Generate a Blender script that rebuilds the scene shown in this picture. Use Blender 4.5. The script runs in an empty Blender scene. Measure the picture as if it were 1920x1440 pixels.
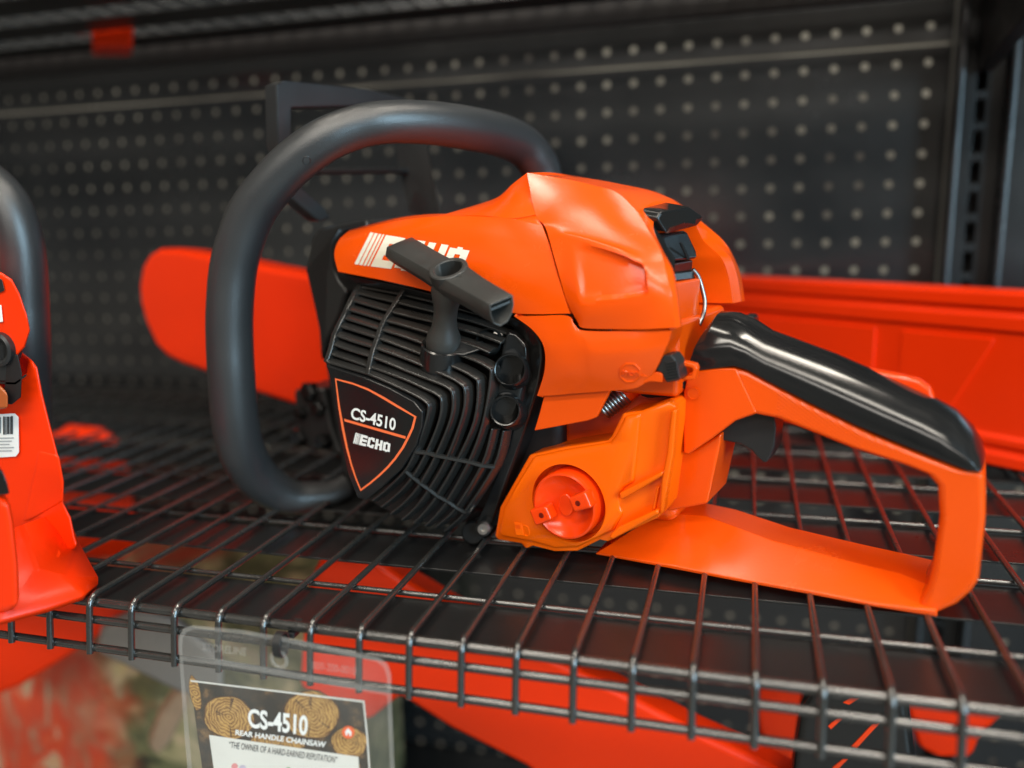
import bpy, bmesh, math, random
from mathutils import Vector, Matrix
from mathutils.bvhtree import BVHTree
random.seed(7)
scene = bpy.context.scene
COL = scene.collection

# ------------------------------------------------------------------ camera
F = 1554.0; CX, CY = 960.0, 720.0; CAM_H = 0.182
MW = Matrix(((0.9621, 0.0286, -0.2714), (0.2716, -0.197, 0.942), (-0.0265, -0.98, -0.1973)))  # camera axes (right, down, forward) to world
C0 = Vector((0, 0, CAM_H))
cam = bpy.data.cameras.new('camera'); camo = bpy.data.objects.new('camera', cam); COL.objects.link(camo)
r_, d_, f_ = MW.col[0].normalized(), MW.col[1].normalized(), MW.col[2].normalized()
m3 = Matrix((r_, -d_, -f_)).transposed()
camo.matrix_world = Matrix.Translation(C0) @ m3.to_4x4()
cam.sensor_width = 36; cam.sensor_fit = 'HORIZONTAL'; cam.lens = F / 1920 * 36
cam.clip_start = 0.02; cam.clip_end = 60
cam.dof.use_dof = True; cam.dof.focus_distance = 0.435; cam.dof.aperture_fstop = 2.7; cam.dof.aperture_blades = 0
scene.camera = camo
scene.view_settings.view_transform = 'Standard'; scene.view_settings.look = 'None'
scene.view_settings.exposure = -0.2; scene.view_settings.gamma = 1
scene.view_settings.use_curve_mapping = False
scene.render.engine = 'CYCLES'

# ------------------------------------------------------------------ world: the lit shop around the shelving bay
wd = bpy.data.worlds.new('World'); scene.world = wd; wd.use_nodes = True
nt = wd.node_tree; nt.nodes.clear()
tc = nt.nodes.new('ShaderNodeTexCoord'); sx = nt.nodes.new('ShaderNodeSeparateXYZ')
bg = nt.nodes.new('ShaderNodeBackground'); out = nt.nodes.new('ShaderNodeOutputWorld'); mr = nt.nodes.new('ShaderNodeMapRange')
nt.links.new(tc.outputs['Generated'], sx.inputs[0]); nt.links.new(sx.outputs['Y'], mr.inputs['Value'])
mr.inputs['From Min'].default_value = -0.2; mr.inputs['From Max'].default_value = 0.5
def wnoise(scale, p0, c0, p1, c1, detail=3):   # goods and displays standing around the bay, as uneven brightness
    n = nt.nodes.new('ShaderNodeTexNoise'); n.inputs['Scale'].default_value = scale; n.inputs['Detail'].default_value = detail
    nt.links.new(tc.outputs['Generated'], n.inputs['Vector']); r = nt.nodes.new('ShaderNodeValToRGB'); nt.links.new(n.outputs['Fac'], r.inputs[0])
    r.color_ramp.elements[0].position = p0; r.color_ramp.elements[0].color = (*c0, 1); r.color_ramp.elements[1].position = p1; r.color_ramp.elements[1].color = (*c1, 1)
    return r
wf = wnoise(5.0, 0.44, (0.015, 0.015, 0.016), 0.66, (0.50, 0.47, 0.40)); wb = wnoise(9.0, 0.36, (0.07, 0.06, 0.05), 0.66, (0.27, 0.245, 0.19))
wm = nt.nodes.new('ShaderNodeMix'); wm.data_type = 'RGBA'
nt.links.new(mr.outputs[0], wm.inputs[0]); nt.links.new(wf.outputs[0], wm.inputs[6]); nt.links.new(wb.outputs[0], wm.inputs[7])
nt.links.new(wm.outputs[2], bg.inputs['Color']); bg.inputs['Strength'].default_value = 1.0
nt.links.new(bg.outputs[0], out.inputs[0])

def area(name, loc, target, sx_, sy_, power, color):
    l = bpy.data.lights.new(name, 'AREA'); l.shape = 'RECTANGLE'; l.size = sx_; l.size_y = sy_
    l.energy = power; l.color = color
    o = bpy.data.objects.new(name, l); COL.objects.link(o); o.location = loc
    o.rotation_euler = (Vector(target) - Vector(loc)).to_track_quat('-Z', 'Y').to_euler()
    return o
area('ceiling_lamp', (-0.70, 0.10, 2.1), (-0.15, 0.45, 0.1), 0.9, 0.14, 13, (1.0, 0.91, 0.78))
area('ceiling_lamp', (0.48, 0.14, 2.1), (0.05, 0.45, 0.1), 0.8, 0.16, 24, (1.0, 0.91, 0.78))
area('ceiling_lamp', (-0.1, -1.3, 2.1), (0.0, 0.5, 0.05), 2.6, 0.25, 52, (1.0, 0.92, 0.80))
area('ceiling_lamp', (-0.2, -4.2, 2.4), (0.0, 0.5, 0.05), 4.0, 0.7, 110, (1.0, 0.93, 0.84))
area('daylight_window', (2.2, -1.3, 0.75), (0.0, 0.5, 0.15), 0.7, 1.5, 105, (0.52, 0.81, 1.0))

# ------------------------------------------------------------------ coordinates
def ray(x, y): return MW @ Vector(((x - CX) / F, (y - CY) / F, 1.0))
def onY(x, y, Y): r = ray(x, y); return C0 + r * (Y / r.y)
def onZ(x, y, z): r = ray(x, y); return C0 + r * ((z - CAM_H) / r.z)
class Frame:                                   # a thing's own axes: u along, v away from the viewer, z up
    def __init__(s, o, deg):
        a = math.radians(deg); s.o = Vector(o); s.deg = deg
        s.u = Vector((math.cos(a), math.sin(a), 0)); s.v = Vector((-math.sin(a), math.cos(a), 0))
    def __call__(s, x, y, v):                  # point seen at (x, y) that lies at depth v (mm) in this frame
        r = ray(x, y); t = (v / 1000 - (C0 - s.o).dot(s.v)) / r.dot(s.v)
        p = C0 + r * t - s.o
        return Vector((p.dot(s.u), v / 1000, p.z))
    def loc(s, w): p = w - s.o; return Vector((p.dot(s.u), p.dot(s.v), p.z))
    def depth(s, p): w = s.o + s.u * p.x + s.v * p.y + Vector((0, 0, p.z)); return (w - C0).dot(MW.col[2])
    def cray(s, x, y): o = s.loc(C0); r = ray(x, y); return o, Vector((r.dot(s.u), r.dot(s.v), r.z)).normalized()

# ------------------------------------------------------------------ materials
def mat(name, col, rough=0.5, metal=0.0, spec=0.5, bump=0.0, bscale=200, rvar=0.08, cvar=0.0, coat=0.0, trans=0.0, alpha=1.0, vscale=9):
    m = bpy.data.materials.new(name); m.use_nodes = True; nt = m.node_tree
    b = nt.nodes['Principled BSDF']
    b.inputs['Base Color'].default_value = (*col, 1); b.inputs['Roughness'].default_value = rough
    b.inputs['Metallic'].default_value = metal; b.inputs['Specular IOR Level'].default_value = spec
    b.inputs['Coat Weight'].default_value = coat; b.inputs['Transmission Weight'].default_value = trans
    b.inputs['Alpha'].default_value = alpha
    tc = nt.nodes.new('ShaderNodeTexCoord')
    if rvar:
        n = nt.nodes.new('ShaderNodeTexNoise'); n.inputs['Scale'].default_value = vscale; n.inputs['Detail'].default_value = 8
        n.inputs['Roughness'].default_value = 0.65
        nt.links.new(tc.outputs['Object'], n.inputs['Vector'])
        r = nt.nodes.new('ShaderNodeMapRange'); nt.links.new(n.outputs['Fac'], r.inputs['Value'])
        r.inputs['From Min'].default_value = 0.3; r.inputs['From Max'].default_value = 0.7
        r.inputs['To Min'].default_value = max(0.02, rough - rvar); r.inputs['To Max'].default_value = min(1, rough + rvar)
        nt.links.new(r.outputs[0], b.inputs['Roughness'])
        if cvar:
            hs = nt.nodes.new('ShaderNodeMix'); hs.data_type = 'RGBA'
            hs.inputs[6].default_value = (*[c * (1 - cvar) for c in col], 1); hs.inputs[7].default_value = (*[min(1, c * (1 + cvar)) for c in col], 1)
            nt.links.new(n.outputs['Fac'], hs.inputs[0]); nt.links.new(hs.outputs[2], b.inputs['Base Color'])
    if bump:
        n2 = nt.nodes.new('ShaderNodeTexNoise'); n2.inputs['Scale'].default_value = bscale; n2.inputs['Detail'].default_value = 3
        nt.links.new(tc.outputs['Object'], n2.inputs['Vector'])
        bp = nt.nodes.new('ShaderNodeBump'); bp.inputs['Strength'].default_value = bump; bp.inputs['Distance'].default_value = 0.0006
        nt.links.new(n2.outputs['Fac'], bp.inputs['Height']); nt.links.new(bp.outputs[0], b.inputs['Normal'])
    return m
M = {}
M['orange'] = mat('orange_plastic', (0.84, 0.080, 0.0015), 0.23, spec=0.46, bump=0.06, bscale=700, rvar=0.08, cvar=0.05, vscale=14)
def grip_mat():                                # handle plastic with a moulded cross-hatch on the grip beam
    m = M['orange'].copy(); m.name = 'orange_grip'; nt = m.node_tree; b = nt.nodes['Principled BSDF']
    tc = nt.nodes.new('ShaderNodeTexCoord'); s = nt.nodes.new('ShaderNodeSeparateXYZ'); nt.links.new(tc.outputs['Object'], s.inputs[0])
    def mth(op, x, y):
        n = nt.nodes.new('ShaderNodeMath'); n.operation = op
        for k, q in enumerate((x, y)):
            if q is None: continue
            if isinstance(q, (int, float)): n.inputs[k].default_value = q
            else: nt.links.new(q, n.inputs[k])
        return n.outputs[0]
    X, Z = s.outputs['X'], s.outputs['Z']
    w = [mth('ABSOLUTE', mth('SINE', mth('MULTIPLY', mth(o, mth('MULTIPLY', X, 0.75), Z), 1700), None), None) for o in ('ADD', 'SUBTRACT')]
    msk = mth('MULTIPLY', mth('MULTIPLY', mth('GREATER_THAN', X, 0.094), mth('LESS_THAN', X, 0.158)), mth('GREATER_THAN', Z, 0.075))
    h = mth('MULTIPLY', mth('MULTIPLY', w[0], w[1]), msk)
    bp = nt.nodes.new('ShaderNodeBump'); bp.inputs['Strength'].default_value = 0.32; bp.inputs['Distance'].default_value = 0.0006
    nt.links.new(h, bp.inputs['Height']); nt.links.new(bp.outputs[0], b.inputs['Normal']); return m
M['grip'] = grip_mat()
M['tank'] = mat('tank_plastic', (0.93, 0.125, 0.001), 0.25, spec=0.34, bump=0.08, bscale=500, rvar=0.06, cvar=0.03)
M['cap'] = mat('cap_plastic', (0.90, 0.052, 0.002), 0.20, rvar=0.05)
M['red'] = mat('red_orange_plastic', (0.90, 0.034, 0.001), 0.34, spec=0.30, bump=0.12, bscale=400, cvar=0.06)
M['slat'] = mat('black_nylon', (0.018, 0.0165, 0.015), 0.24, spec=0.7, bump=0.06, bscale=600, rvar=0.10, vscale=20, cvar=0.2)
M['gloss'] = mat('gloss_black', (0.010, 0.010, 0.010), 0.17, rvar=0.08, vscale=25)
M['pull'] = mat('pull_plastic', (0.034, 0.033, 0.030), 0.42, bump=0.25, bscale=1500, rvar=0.07, cvar=0.15, vscale=30)
M['rubber'] = mat('grip_rubber', (0.026, 0.027, 0.028), 0.38, spec=0.8, bump=0.30, bscale=1400, rvar=0.05, cvar=0.15)
M['black'] = mat('black_plastic', (0.018, 0.018, 0.018), 0.36, rvar=0.1)
M['dark'] = mat('dark_core', (0.008, 0.006, 0.006), 0.6)  # black core parts; also holes and openings whose shade is in the colour
M['wire'] = mat('wire_coating', (0.022, 0.021, 0.019), 0.24, spec=0.9, bump=0.30, bscale=260, rvar=0.10, vscale=40, coat=0.7)
M['steel'] = mat('black_steel', (0.011, 0.011, 0.011), 0.33, bump=0.08, bscale=900, rvar=0.08, cvar=0.1)
M['peg'] = mat('pegboard_paint', (0.018, 0.0185, 0.019), 0.22, spec=1.0, bump=0.35, bscale=12, rvar=0.10, vscale=5)
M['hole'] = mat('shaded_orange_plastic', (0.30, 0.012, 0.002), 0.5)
M['flange'] = mat('flange_sheen', (0.05, 0.055, 0.06), 0.3, spec=0.8)  # black post steel, its bluish daylight reflection put into the base colour
M['metal'] = mat('bright_metal', (0.40, 0.38, 0.36), 0.34, metal=1.0)
M['spring'] = mat('spring_steel', (0.32, 0.31, 0.30), 0.33, metal=1.0)
M['white'] = mat('white_print', (0.80, 0.79, 0.75), 0.45)
M['cream'] = mat('cream_print', (0.80, 0.76, 0.62), 0.45)
M['line'] = mat('orange_print', (0.88, 0.16, 0.05), 0.4)
M['maroon'] = mat('reflection_tinted_plastic', (0.040, 0.010, 0.007), 0.3)  # orange reflection on the hook underside put into the colour; latch foot shares it

# ------------------------------------------------------------------ mesh helpers
def link(name, verts, faces, m, parent=None, bevel=0.0, seg=3, smooth=True, sub=0, solid=0.0, ang=38, creases=None, matidx=None):
    me = bpy.data.meshes.new(name); me.from_pydata([tuple(v) for v in verts], [], faces)
    bm = bmesh.new(); bm.from_mesh(me); bmesh.ops.remove_doubles(bm, verts=bm.verts, dist=1e-6)
    bmesh.ops.recalc_face_normals(bm, faces=bm.faces); bm.to_mesh(me); bm.free(); me.update()
    for mm in (m if isinstance(m, (list, tuple)) else [m]): me.materials.append(mm)
    o = bpy.data.objects.new(name, me); COL.objects.link(o)
    if parent: o.parent = parent
    if smooth: me.shade_smooth()
    if solid:
        s = o.modifiers.new('solid', 'SOLIDIFY'); s.thickness = solid; s.offset = -1
    if bevel:
        b = o.modifiers.new('bevel', 'BEVEL'); b.width = bevel; b.segments = seg; b.limit_method = 'ANGLE'
        b.angle_limit = math.radians(ang); b.harden_normals = True
    if sub:
        s = o.modifiers.new('sub', 'SUBSURF'); s.levels = sub; s.render_levels = sub
    if smooth and not bevel and not sub: me.set_sharp_from_angle(angle=math.radians(ang))
    return o
def plate_geo(ring, d):                        # a ring of points pushed along d
    n = len(ring); d = Vector(d)
    v = [Vector(p) for p in ring] + [Vector(p) + d for p in ring]
    f = [tuple(range(n)), tuple(reversed(range(n, 2 * n)))] + [(i, (i + 1) % n, n + (i + 1) % n, n + i) for i in range(n)]
    return v, f
def plate(name, ring, d, m, parent, bevel=0.001, seg=3, **k):
    v, f = plate_geo(ring, d); return link(name, v, f, m, parent, bevel=bevel, seg=seg, **k)
def ring_geo(outer, inner, d):                 # extruded frame: same number of points outside and inside
    n = len(outer); d = Vector(d)
    v = [Vector(p) for p in outer] + [Vector(p) for p in inner] + [Vector(p) + d for p in outer] + [Vector(p) + d for p in inner]
    f = []
    for i in range(n):
        j = (i + 1) % n
        f += [(i, j, n + j, n + i), (2 * n + j, 2 * n + i, 3 * n + i, 3 * n + j), (j, i, 2 * n + i, 2 * n + j), (n + i, n + j, 3 * n + j, 3 * n + i)]
    return v, f
def crom(pts, n=6, closed=False):
    P = [Vector(p) for p in pts]; L = len(P); o = []
    for i in range(L if closed else L - 1):
        if closed: a, b, c, d = P[(i - 1) % L], P[i], P[(i + 1) % L], P[(i + 2) % L]
        else: a, b, c, d = P[max(i - 1, 0)], P[i], P[i + 1], P[min(i + 2, L - 1)]
        for k in range(n):
            t = k / n
            o.append(0.5 * ((2 * b) + (c - a) * t + (2 * a - 5 * b + 4 * c - d) * t * t + (3 * b - a - 3 * c + d) * t ** 3))
    if not closed: o.append(P[-1])
    return o
def tube_geo(path, rad, n=12, closed=False, cap=True):
    P = [Vector(p) for p in path]; L = len(P); v = []; f = []
    rads = rad if isinstance(rad, (list, tuple)) else [rad] * L
    t0 = (P[1] - P[0]).normalized(); up = Vector((0, 0, 1)) if abs(t0.z) < 0.9 else Vector((1, 0, 0))
    nrm = (up - t0 * up.dot(t0)).normalized()
    for i in range(L):
        if closed: t = (P[(i + 1) % L] - P[i - 1]).normalized()
        else: t = (P[min(i + 1, L - 1)] - P[max(i - 1, 0)]).normalized()
        nrm = (nrm - t * nrm.dot(t)).normalized(); b = t.cross(nrm)
        for k in range(n):
            a = 2 * math.pi * k / n; v.append(P[i] + (nrm * math.cos(a) + b * math.sin(a)) * rads[i])
    for i in range(L if closed else L - 1):
        i2 = (i + 1) % L
        for k in range(n):
            k2 = (k + 1) % n; f.append((i * n + k, i * n + k2, i2 * n + k2, i2 * n + k))
    if cap and not closed: f += [tuple(reversed(range(n))), tuple(range((L - 1) * n, L * n))]
    return v, f
def tube(name, path, rad, m, parent=None, n=12, closed=False, ang=50): v, f = tube_geo(path, rad, n, closed); return link(name, v, f, m, parent, ang=ang)
def lathe_geo(c, axis, prof, n=32, caps=True):
    c = Vector(c); ax = Vector(axis).normalized(); t = Vector((0, 0, 1)) if abs(ax.z) < 0.9 else Vector((1, 0, 0))
    a = ax.cross(t).normalized(); b = ax.cross(a); v = []; f = []
    for r, h in prof:
        for k in range(n):
            q = 2 * math.pi * k / n; v.append(c + ax * h + (a * math.cos(q) + b * math.sin(q)) * r)
    for i in range(len(prof) - 1):
        for k in range(n):
            k2 = (k + 1) % n; f.append((i * n + k, i * n + k2, (i + 1) * n + k2, (i + 1) * n + k))
    if caps and prof[0][0] > 1e-5: f.append(tuple(range(n)))
    if caps and prof[-1][0] > 1e-5: f.append(tuple(range((len(prof) - 1) * n, len(prof) * n)))
    return v, f
def lathe(name, c, axis, prof, m, parent=None, n=32, ang=40, bevel=0): v, f = lathe_geo(c, axis, prof, n); return link(name, v, f, m, parent, ang=ang, bevel=bevel)
def box_geo(a, b):
    (x0, y0, z0), (x1, y1, z1) = a, b
    v = [Vector(p) for p in ((x0, y0, z0), (x1, y0, z0), (x1, y1, z0), (x0, y1, z0), (x0, y0, z1), (x1, y0, z1), (x1, y1, z1), (x0, y1, z1))]
    return v, [(0, 3, 2, 1), (4, 5, 6, 7), (0, 1, 5, 4), (1, 2, 6, 5), (2, 3, 7, 6), (3, 0, 4, 7)]
def box(name, a, b, m, parent=None, bevel=0.001, **k): v, f = box_geo(a, b); return link(name, v, f, m, parent, bevel=bevel, **k)
def join(*geos):
    V = []; Fc = []
    for v, f in geos:
        n = len(V); V += list(v); Fc += [tuple(i + n for i in q) for q in f]
    return V, Fc
def grid_geo(rows):
    V = []; nr = len(rows); nc = len(rows[0])
    for r in rows: V += [Vector(p) for p in r]
    return V, [(i * nc + j, i * nc + j + 1, (i + 1) * nc + j + 1, (i + 1) * nc + j) for i in range(nr - 1) for j in range(nc - 1)]
def crease(o, test, val):                      # crease the edges whose two ends both pass the test
    me = o.data; bm = bmesh.new(); bm.from_mesh(me)
    lay = bm.edges.layers.float.get('crease_edge') or bm.edges.layers.float.new('crease_edge')
    for e in bm.edges:
        if test(e.verts[0].co, e.verts[1].co): e[lay] = val
    bm.to_mesh(me); bm.free()
def patch_geo(rows, nu=10, nv=10, sr=(), sc=()):   # surface that passes through the control rows, creased along rows sr and columns sc
    def spl(pts, n, sharp):
        out = []; cuts = [0] + sorted(sharp) + [len(pts) - 1]
        for x, y in zip(cuts, cuts[1:]):
            if y > x: seg = crom(pts[x:y + 1], n); out += seg[:-1]
        return out + [Vector(pts[-1])]
    R1 = [spl(r, nu, sc) for r in rows]
    cols = [spl([r[j] for r in R1], nv, sr) for j in range(len(R1[0]))]
    return grid_geo([[cl[i] for cl in cols] for i in range(len(cols[0]))])
def inside(p, poly):
    r = False; n = len(poly)
    for i in range(n):
        (x0, y0), (x1, y1) = poly[i], poly[(i + 1) % n]
        if (y0 > p[1]) != (y1 > p[1]) and p[0] < (x1 - x0) * (p[1] - y0) / (y1 - y0) + x0: r = not r
    return r
def edge_dist(p, poly):
    m = 9; n = len(poly)
    for i in range(n):
        (x0, y0), (x1, y1) = poly[i], poly[(i + 1) % n]; dx, dy = x1 - x0, y1 - y0
        t = max(0, min(1, ((p[0] - x0) * dx + (p[1] - y0) * dy) / (dx * dx + dy * dy))); m = min(m, math.hypot(p[0] - x0 - t * dx, p[1] - y0 - t * dy))
    return m
def cut(o, geo):                               # remove a solid from a mesh, leaving a real hole
    v, f = geo; k = link('cut', v, f, M['dark'], o.parent, smooth=False)
    md = o.modifiers.new('cut', 'BOOLEAN'); md.object = k; md.operation = 'DIFFERENCE'; md.solver = 'EXACT'
    bpy.context.view_layer.update(); me = bpy.data.meshes.new_from_object(o.evaluated_get(bpy.context.evaluated_depsgraph_get()))
    o.modifiers.clear(); old = o.data; o.data = me; bpy.data.meshes.remove(old); km = k.data; bpy.data.objects.remove(k); bpy.data.meshes.remove(km)
    me.shade_smooth(); me.set_sharp_from_angle(angle=math.radians(32))
def thing(name, label, cat, loc=(0, 0, 0), rotz=0.0, group=None):
    o = bpy.data.objects.new(name, None); COL.objects.link(o); o.location = loc; o.rotation_euler = (0, 0, math.radians(rotz))
    o.empty_display_size = 0.02
    return tag(o, label, cat, group)
def finish(o, thick, bev, ang=30):
    s = o.modifiers.new('solid', 'SOLIDIFY'); s.thickness = thick; s.offset = -1
    b = o.modifiers.new('bevel', 'BEVEL'); b.width = bev; b.segments = 3; b.limit_method = 'ANGLE'; b.angle_limit = math.radians(ang); b.harden_normals = True
def tag(o, label, cat, group=None):
    o['label'] = label; o['category'] = cat
    if group: o['group'] = group
    return o
_tx = {}
def text_geo(s, bold=0.0):                     # flat lettering, normalised to the unit square
    k = (s, bold)
    if k in _tx: return _tx[k]
    cu = bpy.data.curves.new('lettering', 'FONT'); cu.body = s; cu.size = 1; cu.offset = bold; cu.resolution_u = 4
    o = bpy.data.objects.new('lettering', cu); COL.objects.link(o)
    bpy.context.view_layer.update()
    me = bpy.data.meshes.new_from_object(o.evaluated_get(bpy.context.evaluated_depsgraph_get()))
    v = [Vector(p.co) for p in me.vertices]; f = [tuple(p.vertices) for p in me.polygons]
    bpy.data.objects.remove(o); bpy.data.curves.remove(cu); bpy.data.meshes.remove(me)
    x0 = min(p.x for p in v); x1 = max(p.x for p in v); y0 = min(p.y for p in v); y1 = max(p.y for p in v)
    _tx[k] = ([((p.x - x0) / (x1 - x0), (p.y - y0) / (y1 - y0)) for p in v], f); return _tx[k]
def quad_px(q, s, t):                          # q = bottom-left, bottom-right, top-right, top-left
    (ax, ay), (bx, by), (cx, cy), (dx, dy) = q
    return ((1 - s) * (1 - t) * ax + s * (1 - t) * bx + s * t * cx + (1 - s) * t * dx, (1 - s) * (1 - t) * ay + s * (1 - t) * by + s * t * cy + (1 - s) * t * dy)
def letters(name, geo, q, place, m, parent, solid=0.0):
    uv, f = geo; return link(name, [place(*quad_px(q, s, t)) for s, t in uv], f, m, parent, smooth=False, solid=solid)
def rects_geo(rects, nx=3, ny=4):
    uv = []; f = []
    for x0, y0, x1, y1 in rects:
        b = len(uv)
        for j in range(ny + 1):
            for i in range(nx + 1): uv.append((x0 + (x1 - x0) * i / nx, y0 + (y1 - y0) * j / ny))
        f += [(b + j * (nx + 1) + i, b + j * (nx + 1) + i + 1, b + (j + 1) * (nx + 1) + i + 1, b + (j + 1) * (nx + 1) + i) for j in range(ny) for i in range(nx)]
    return uv, f
def logo_geo():
    R = []; W = 4.25
    for x, w in ((0, .15), (.19, .13), (.37, .10), (.52, .07)): R.append((x, 0, x + w, 1))
    def L(x, rs):
        for a, b, c, d in rs: R.append((x + a, b, x + c, d))
    s = .30; w = .82
    L(.66, [(0, 0, s, 1), (s, 0, w, .24), (s, .39, w, .61), (s, .76, w, 1)])
    L(1.57, [(0, .06, s, .94), (s, 0, w - .06, .24), (s, .76, w - .06, 1), (w - s, .24, w, .36), (w - s, .64, w, .76)])
    L(2.48, [(0, 0, s, 1), (w - s, 0, w, 1), (s, .39, w - s, .61)])
    L(3.39, [(0, .06, s, .94), (w - s, .06, w, .94), (s, 0, w - s, .24), (s, .76, w - s, 1)])
    return rects_geo([(a / W, b, c / W, d) for a, b, c, d in R])

# ------------------------------------------------------------------ setting: perforated back panels, shelving
PY = 0.825; PT = 0.0254
def pegboard(name, label, x0, x1, z0, z1, group, hz=0.2018):
    hx = 0.1436; H = PT / 2; R = 0.0034; N = 12
    V = []; Fc = []
    def vert(p): V.append(p); return len(V) - 1
    i0 = math.ceil((x0 - hx) / PT + 0.5); i1 = math.floor((x1 - hx) / PT - 0.5)
    j0 = math.ceil((z0 - hz) / PT + 0.5); j1 = math.floor((z1 - hz) / PT - 0.5)
    sq = [(1, 0), (1, .577), (1, 1), (0.577, 1), (0, 1), (-.577, 1), (-1, 1), (-1, .577), (-1, 0), (-1, -.577), (-1, -1), (-.577, -1), (0, -1), (.577, -1), (1, -1), (1, -.577)]
    N = 16
    for i in range(i0, i1 + 1):
        for j in range(j0, j1 + 1):
            cx = hx + i * PT; cz = hz + j * PT
            a = [vert((cx + H * s, PY, cz + H * t)) for s, t in sq]
            b = []; c = []
            for s, t in sq:
                l = math.hypot(s, t); b.append(vert((cx + R * s / l, PY, cz + R * t / l))); c.append(vert((cx + R * s / l, PY + 0.0035, cz + R * t / l)))
            for k in range(N):
                k2 = (k + 1) % N; Fc.append((a[k], a[k2], b[k2], b[k])); Fc.append((b[k], b[k2], c[k2], c[k]))
    X0 = hx + i0 * PT - H; X1 = hx + i1 * PT + H; Z0 = hz + j0 * PT - H; Z1 = hz + j1 * PT + H
    for a, b, c, d in ((x0, X0, z0, z1), (X1, x1, z0, z1), (X0, X1, z0, Z0), (X0, X1, Z1, z1)):
        if b - a > 1e-5 and d - c > 1e-5:
            q = [vert((a, PY, c)), vert((b, PY, c)), vert((b, PY, d)), vert((a, PY, d))]; Fc.append(tuple(q))
    # folded top and bottom lips
    for z, dz in ((z0, 0.0), (z1, 0.0)):
        q = [vert((x0, PY, z)), vert((x1, PY, z)), vert((x1, PY + 0.012, z)), vert((x0, PY + 0.012, z))]; Fc.append(tuple(q))
    o = link(name, V, Fc, M['peg'], smooth=False)
    return tag(o, label, 'pegboard', group)
G = 'perforated back panels of the shelving bay'
pegboard('pegboard_panel', 'black perforated back panel between the two wire shelves, left of the slotted upright', -1.25, 0.1615, -0.03, 0.3165, G)
pegboard('pegboard_panel', 'black perforated back panel above the thin bright seam, behind the upper wire shelf', -1.25, 0.1615, 0.3200, 0.80, G, 0.2059)
pegboard('pegboard_panel', 'black perforated back panel seen through and below the main wire shelf', -1.25, 0.1615, -0.62, -0.033, G)
pegboard('pegboard_panel', 'narrow strip of black perforated panel right of the slotted upright', 0.2085, 0.75, -0.62, 0.80, G)

# slotted upright between the panels
up = thing('shelf_upright', 'black slotted steel upright post between two perforated panels at the right', 'upright', (0.185, 0.812, -0.62))
def ub(a, b): return box_geo((a[0] - 0.185, a[1] - 0.812, a[2] + 0.62), (b[0] - 0.185, b[1] - 0.812, b[2] + 0.62))
link('post_flange', *ub((0.1625, 0.797, -0.62), (0.1675, 0.85, 0.80)), M['flange'], up, bevel=0.0022)
link('post_flange', *ub((0.2020, 0.797, -0.62), (0.2070, 0.85, 0.80)), M['flange'], up, bevel=0.0022)
gs = [ub((0.168, 0.812, -0.62), (0.1795, 0.816, 0.80)), ub((0.1875, 0.812, -0.62), (0.2015, 0.816, 0.80))]
for k in range(56): gs.append(ub((0.1795, 0.8122, -0.62 + k * PT), (0.1875, 0.8158, -0.613 + k * PT)))
link('slotted_web', *join(*gs), M['steel'], up, bevel=0.0006, seg=2)
link('rear_channel', *ub((0.168, 0.838, -0.62), (0.2015, 0.842, 0.80)), M['dark'], up, smooth=False)

# wire shelves
WX = [0.0075 + 0.025 * k for k in range(-42, 25)]
def wire_shelf(label, z0, group, y0=0.316):
    t = thing('wire_shelf', label, 'wire shelf', (0, y0, z0), 0, group); back = 0.782 - y0; rj = random.Random(3)
    R = 0.0017
    path = [(0, back, -R), (0, back * 0.6, -R), (0, back * 0.3, -R), (0, 0.0065, -R)]
    for k in range(1, 7):
        a = math.radians(k * 14); path.append((0, 0.0065 - 0.0062 * math.sin(a), -R - 0.0062 * (1 - math.cos(a))))
    path += [(0, -0.0012, -0.016), (0, -0.0032, -0.0305)]
    wv, wf = tube_geo(path, R, 10)
    first = None
    for x in WX:
        if first is None: first = link('shelf_wire', wv, wf, M['wire'], t, ang=60); o = first
        else: o = first.copy(); COL.objects.link(o); o.parent = t
        o.location = (x + rj.uniform(-.0004, .0004), rj.uniform(-.0003, .0003), rj.uniform(-.0002, .0002)); o.rotation_euler = (0, 0, math.radians(rj.uniform(-.12, .12)))
    def bar(y, z, r):
        v, f = tube_geo([(-1.06, y, z), (-0.5, y, z), (0.0, y, z), (0.62, y, z)], r, 12)
        link('cross_bar', v, f, M['wire'], t, ang=60)
    bar(0.0052, -0.0062, 0.0025)
    bar(0.0024, -0.0145, 0.0021); bar(-0.0004, -0.0285, 0.0021)
    for y in [q for q in (0.047, 0.124, 0.199, 0.272, 0.345, 0.418, 0.464) if q < back]: bar(y, -0.0047, 0.0014)
    for a, b in ((0.0095, 0.0458), (0.082, 0.1228), (0.156, 0.1978), (0.231, 0.2708), (0.304, 0.3438), (0.378, 0.417)):
        if b > back: continue
        link('deck_slat', *box_geo((-1.06, a, -0.0078), (0.62, b, -0.0064)), M['steel'], t, bevel=0.0004, seg=2)
    link('rear_rail', *box_geo((-1.06, back + 0.002, -0.024), (0.62, back + 0.010, -0.003)), M['dark'], t, bevel=0.001)
    return t
wire_shelf('black coated wire shelf with turned-down front lip carrying the chainsaws', 0.0, 'wire shelves')
wire_shelf('black wire shelf overhead, blurred, seen from below along the top edge', 0.372, 'wire shelves', 0.50)
br = plate('shelf_bracket', [(0.178, 0.805, 0.290), (0.178, 0.805, 0.362), (0.178, 0.50, 0.362), (0.178, 0.50, 0.340)], (0.012, 0, 0), M['black'], None, bevel=0.001)
tag(br, 'black tapering bracket arm hooked into the upright, under the overhead shelf', 'bracket')
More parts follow.
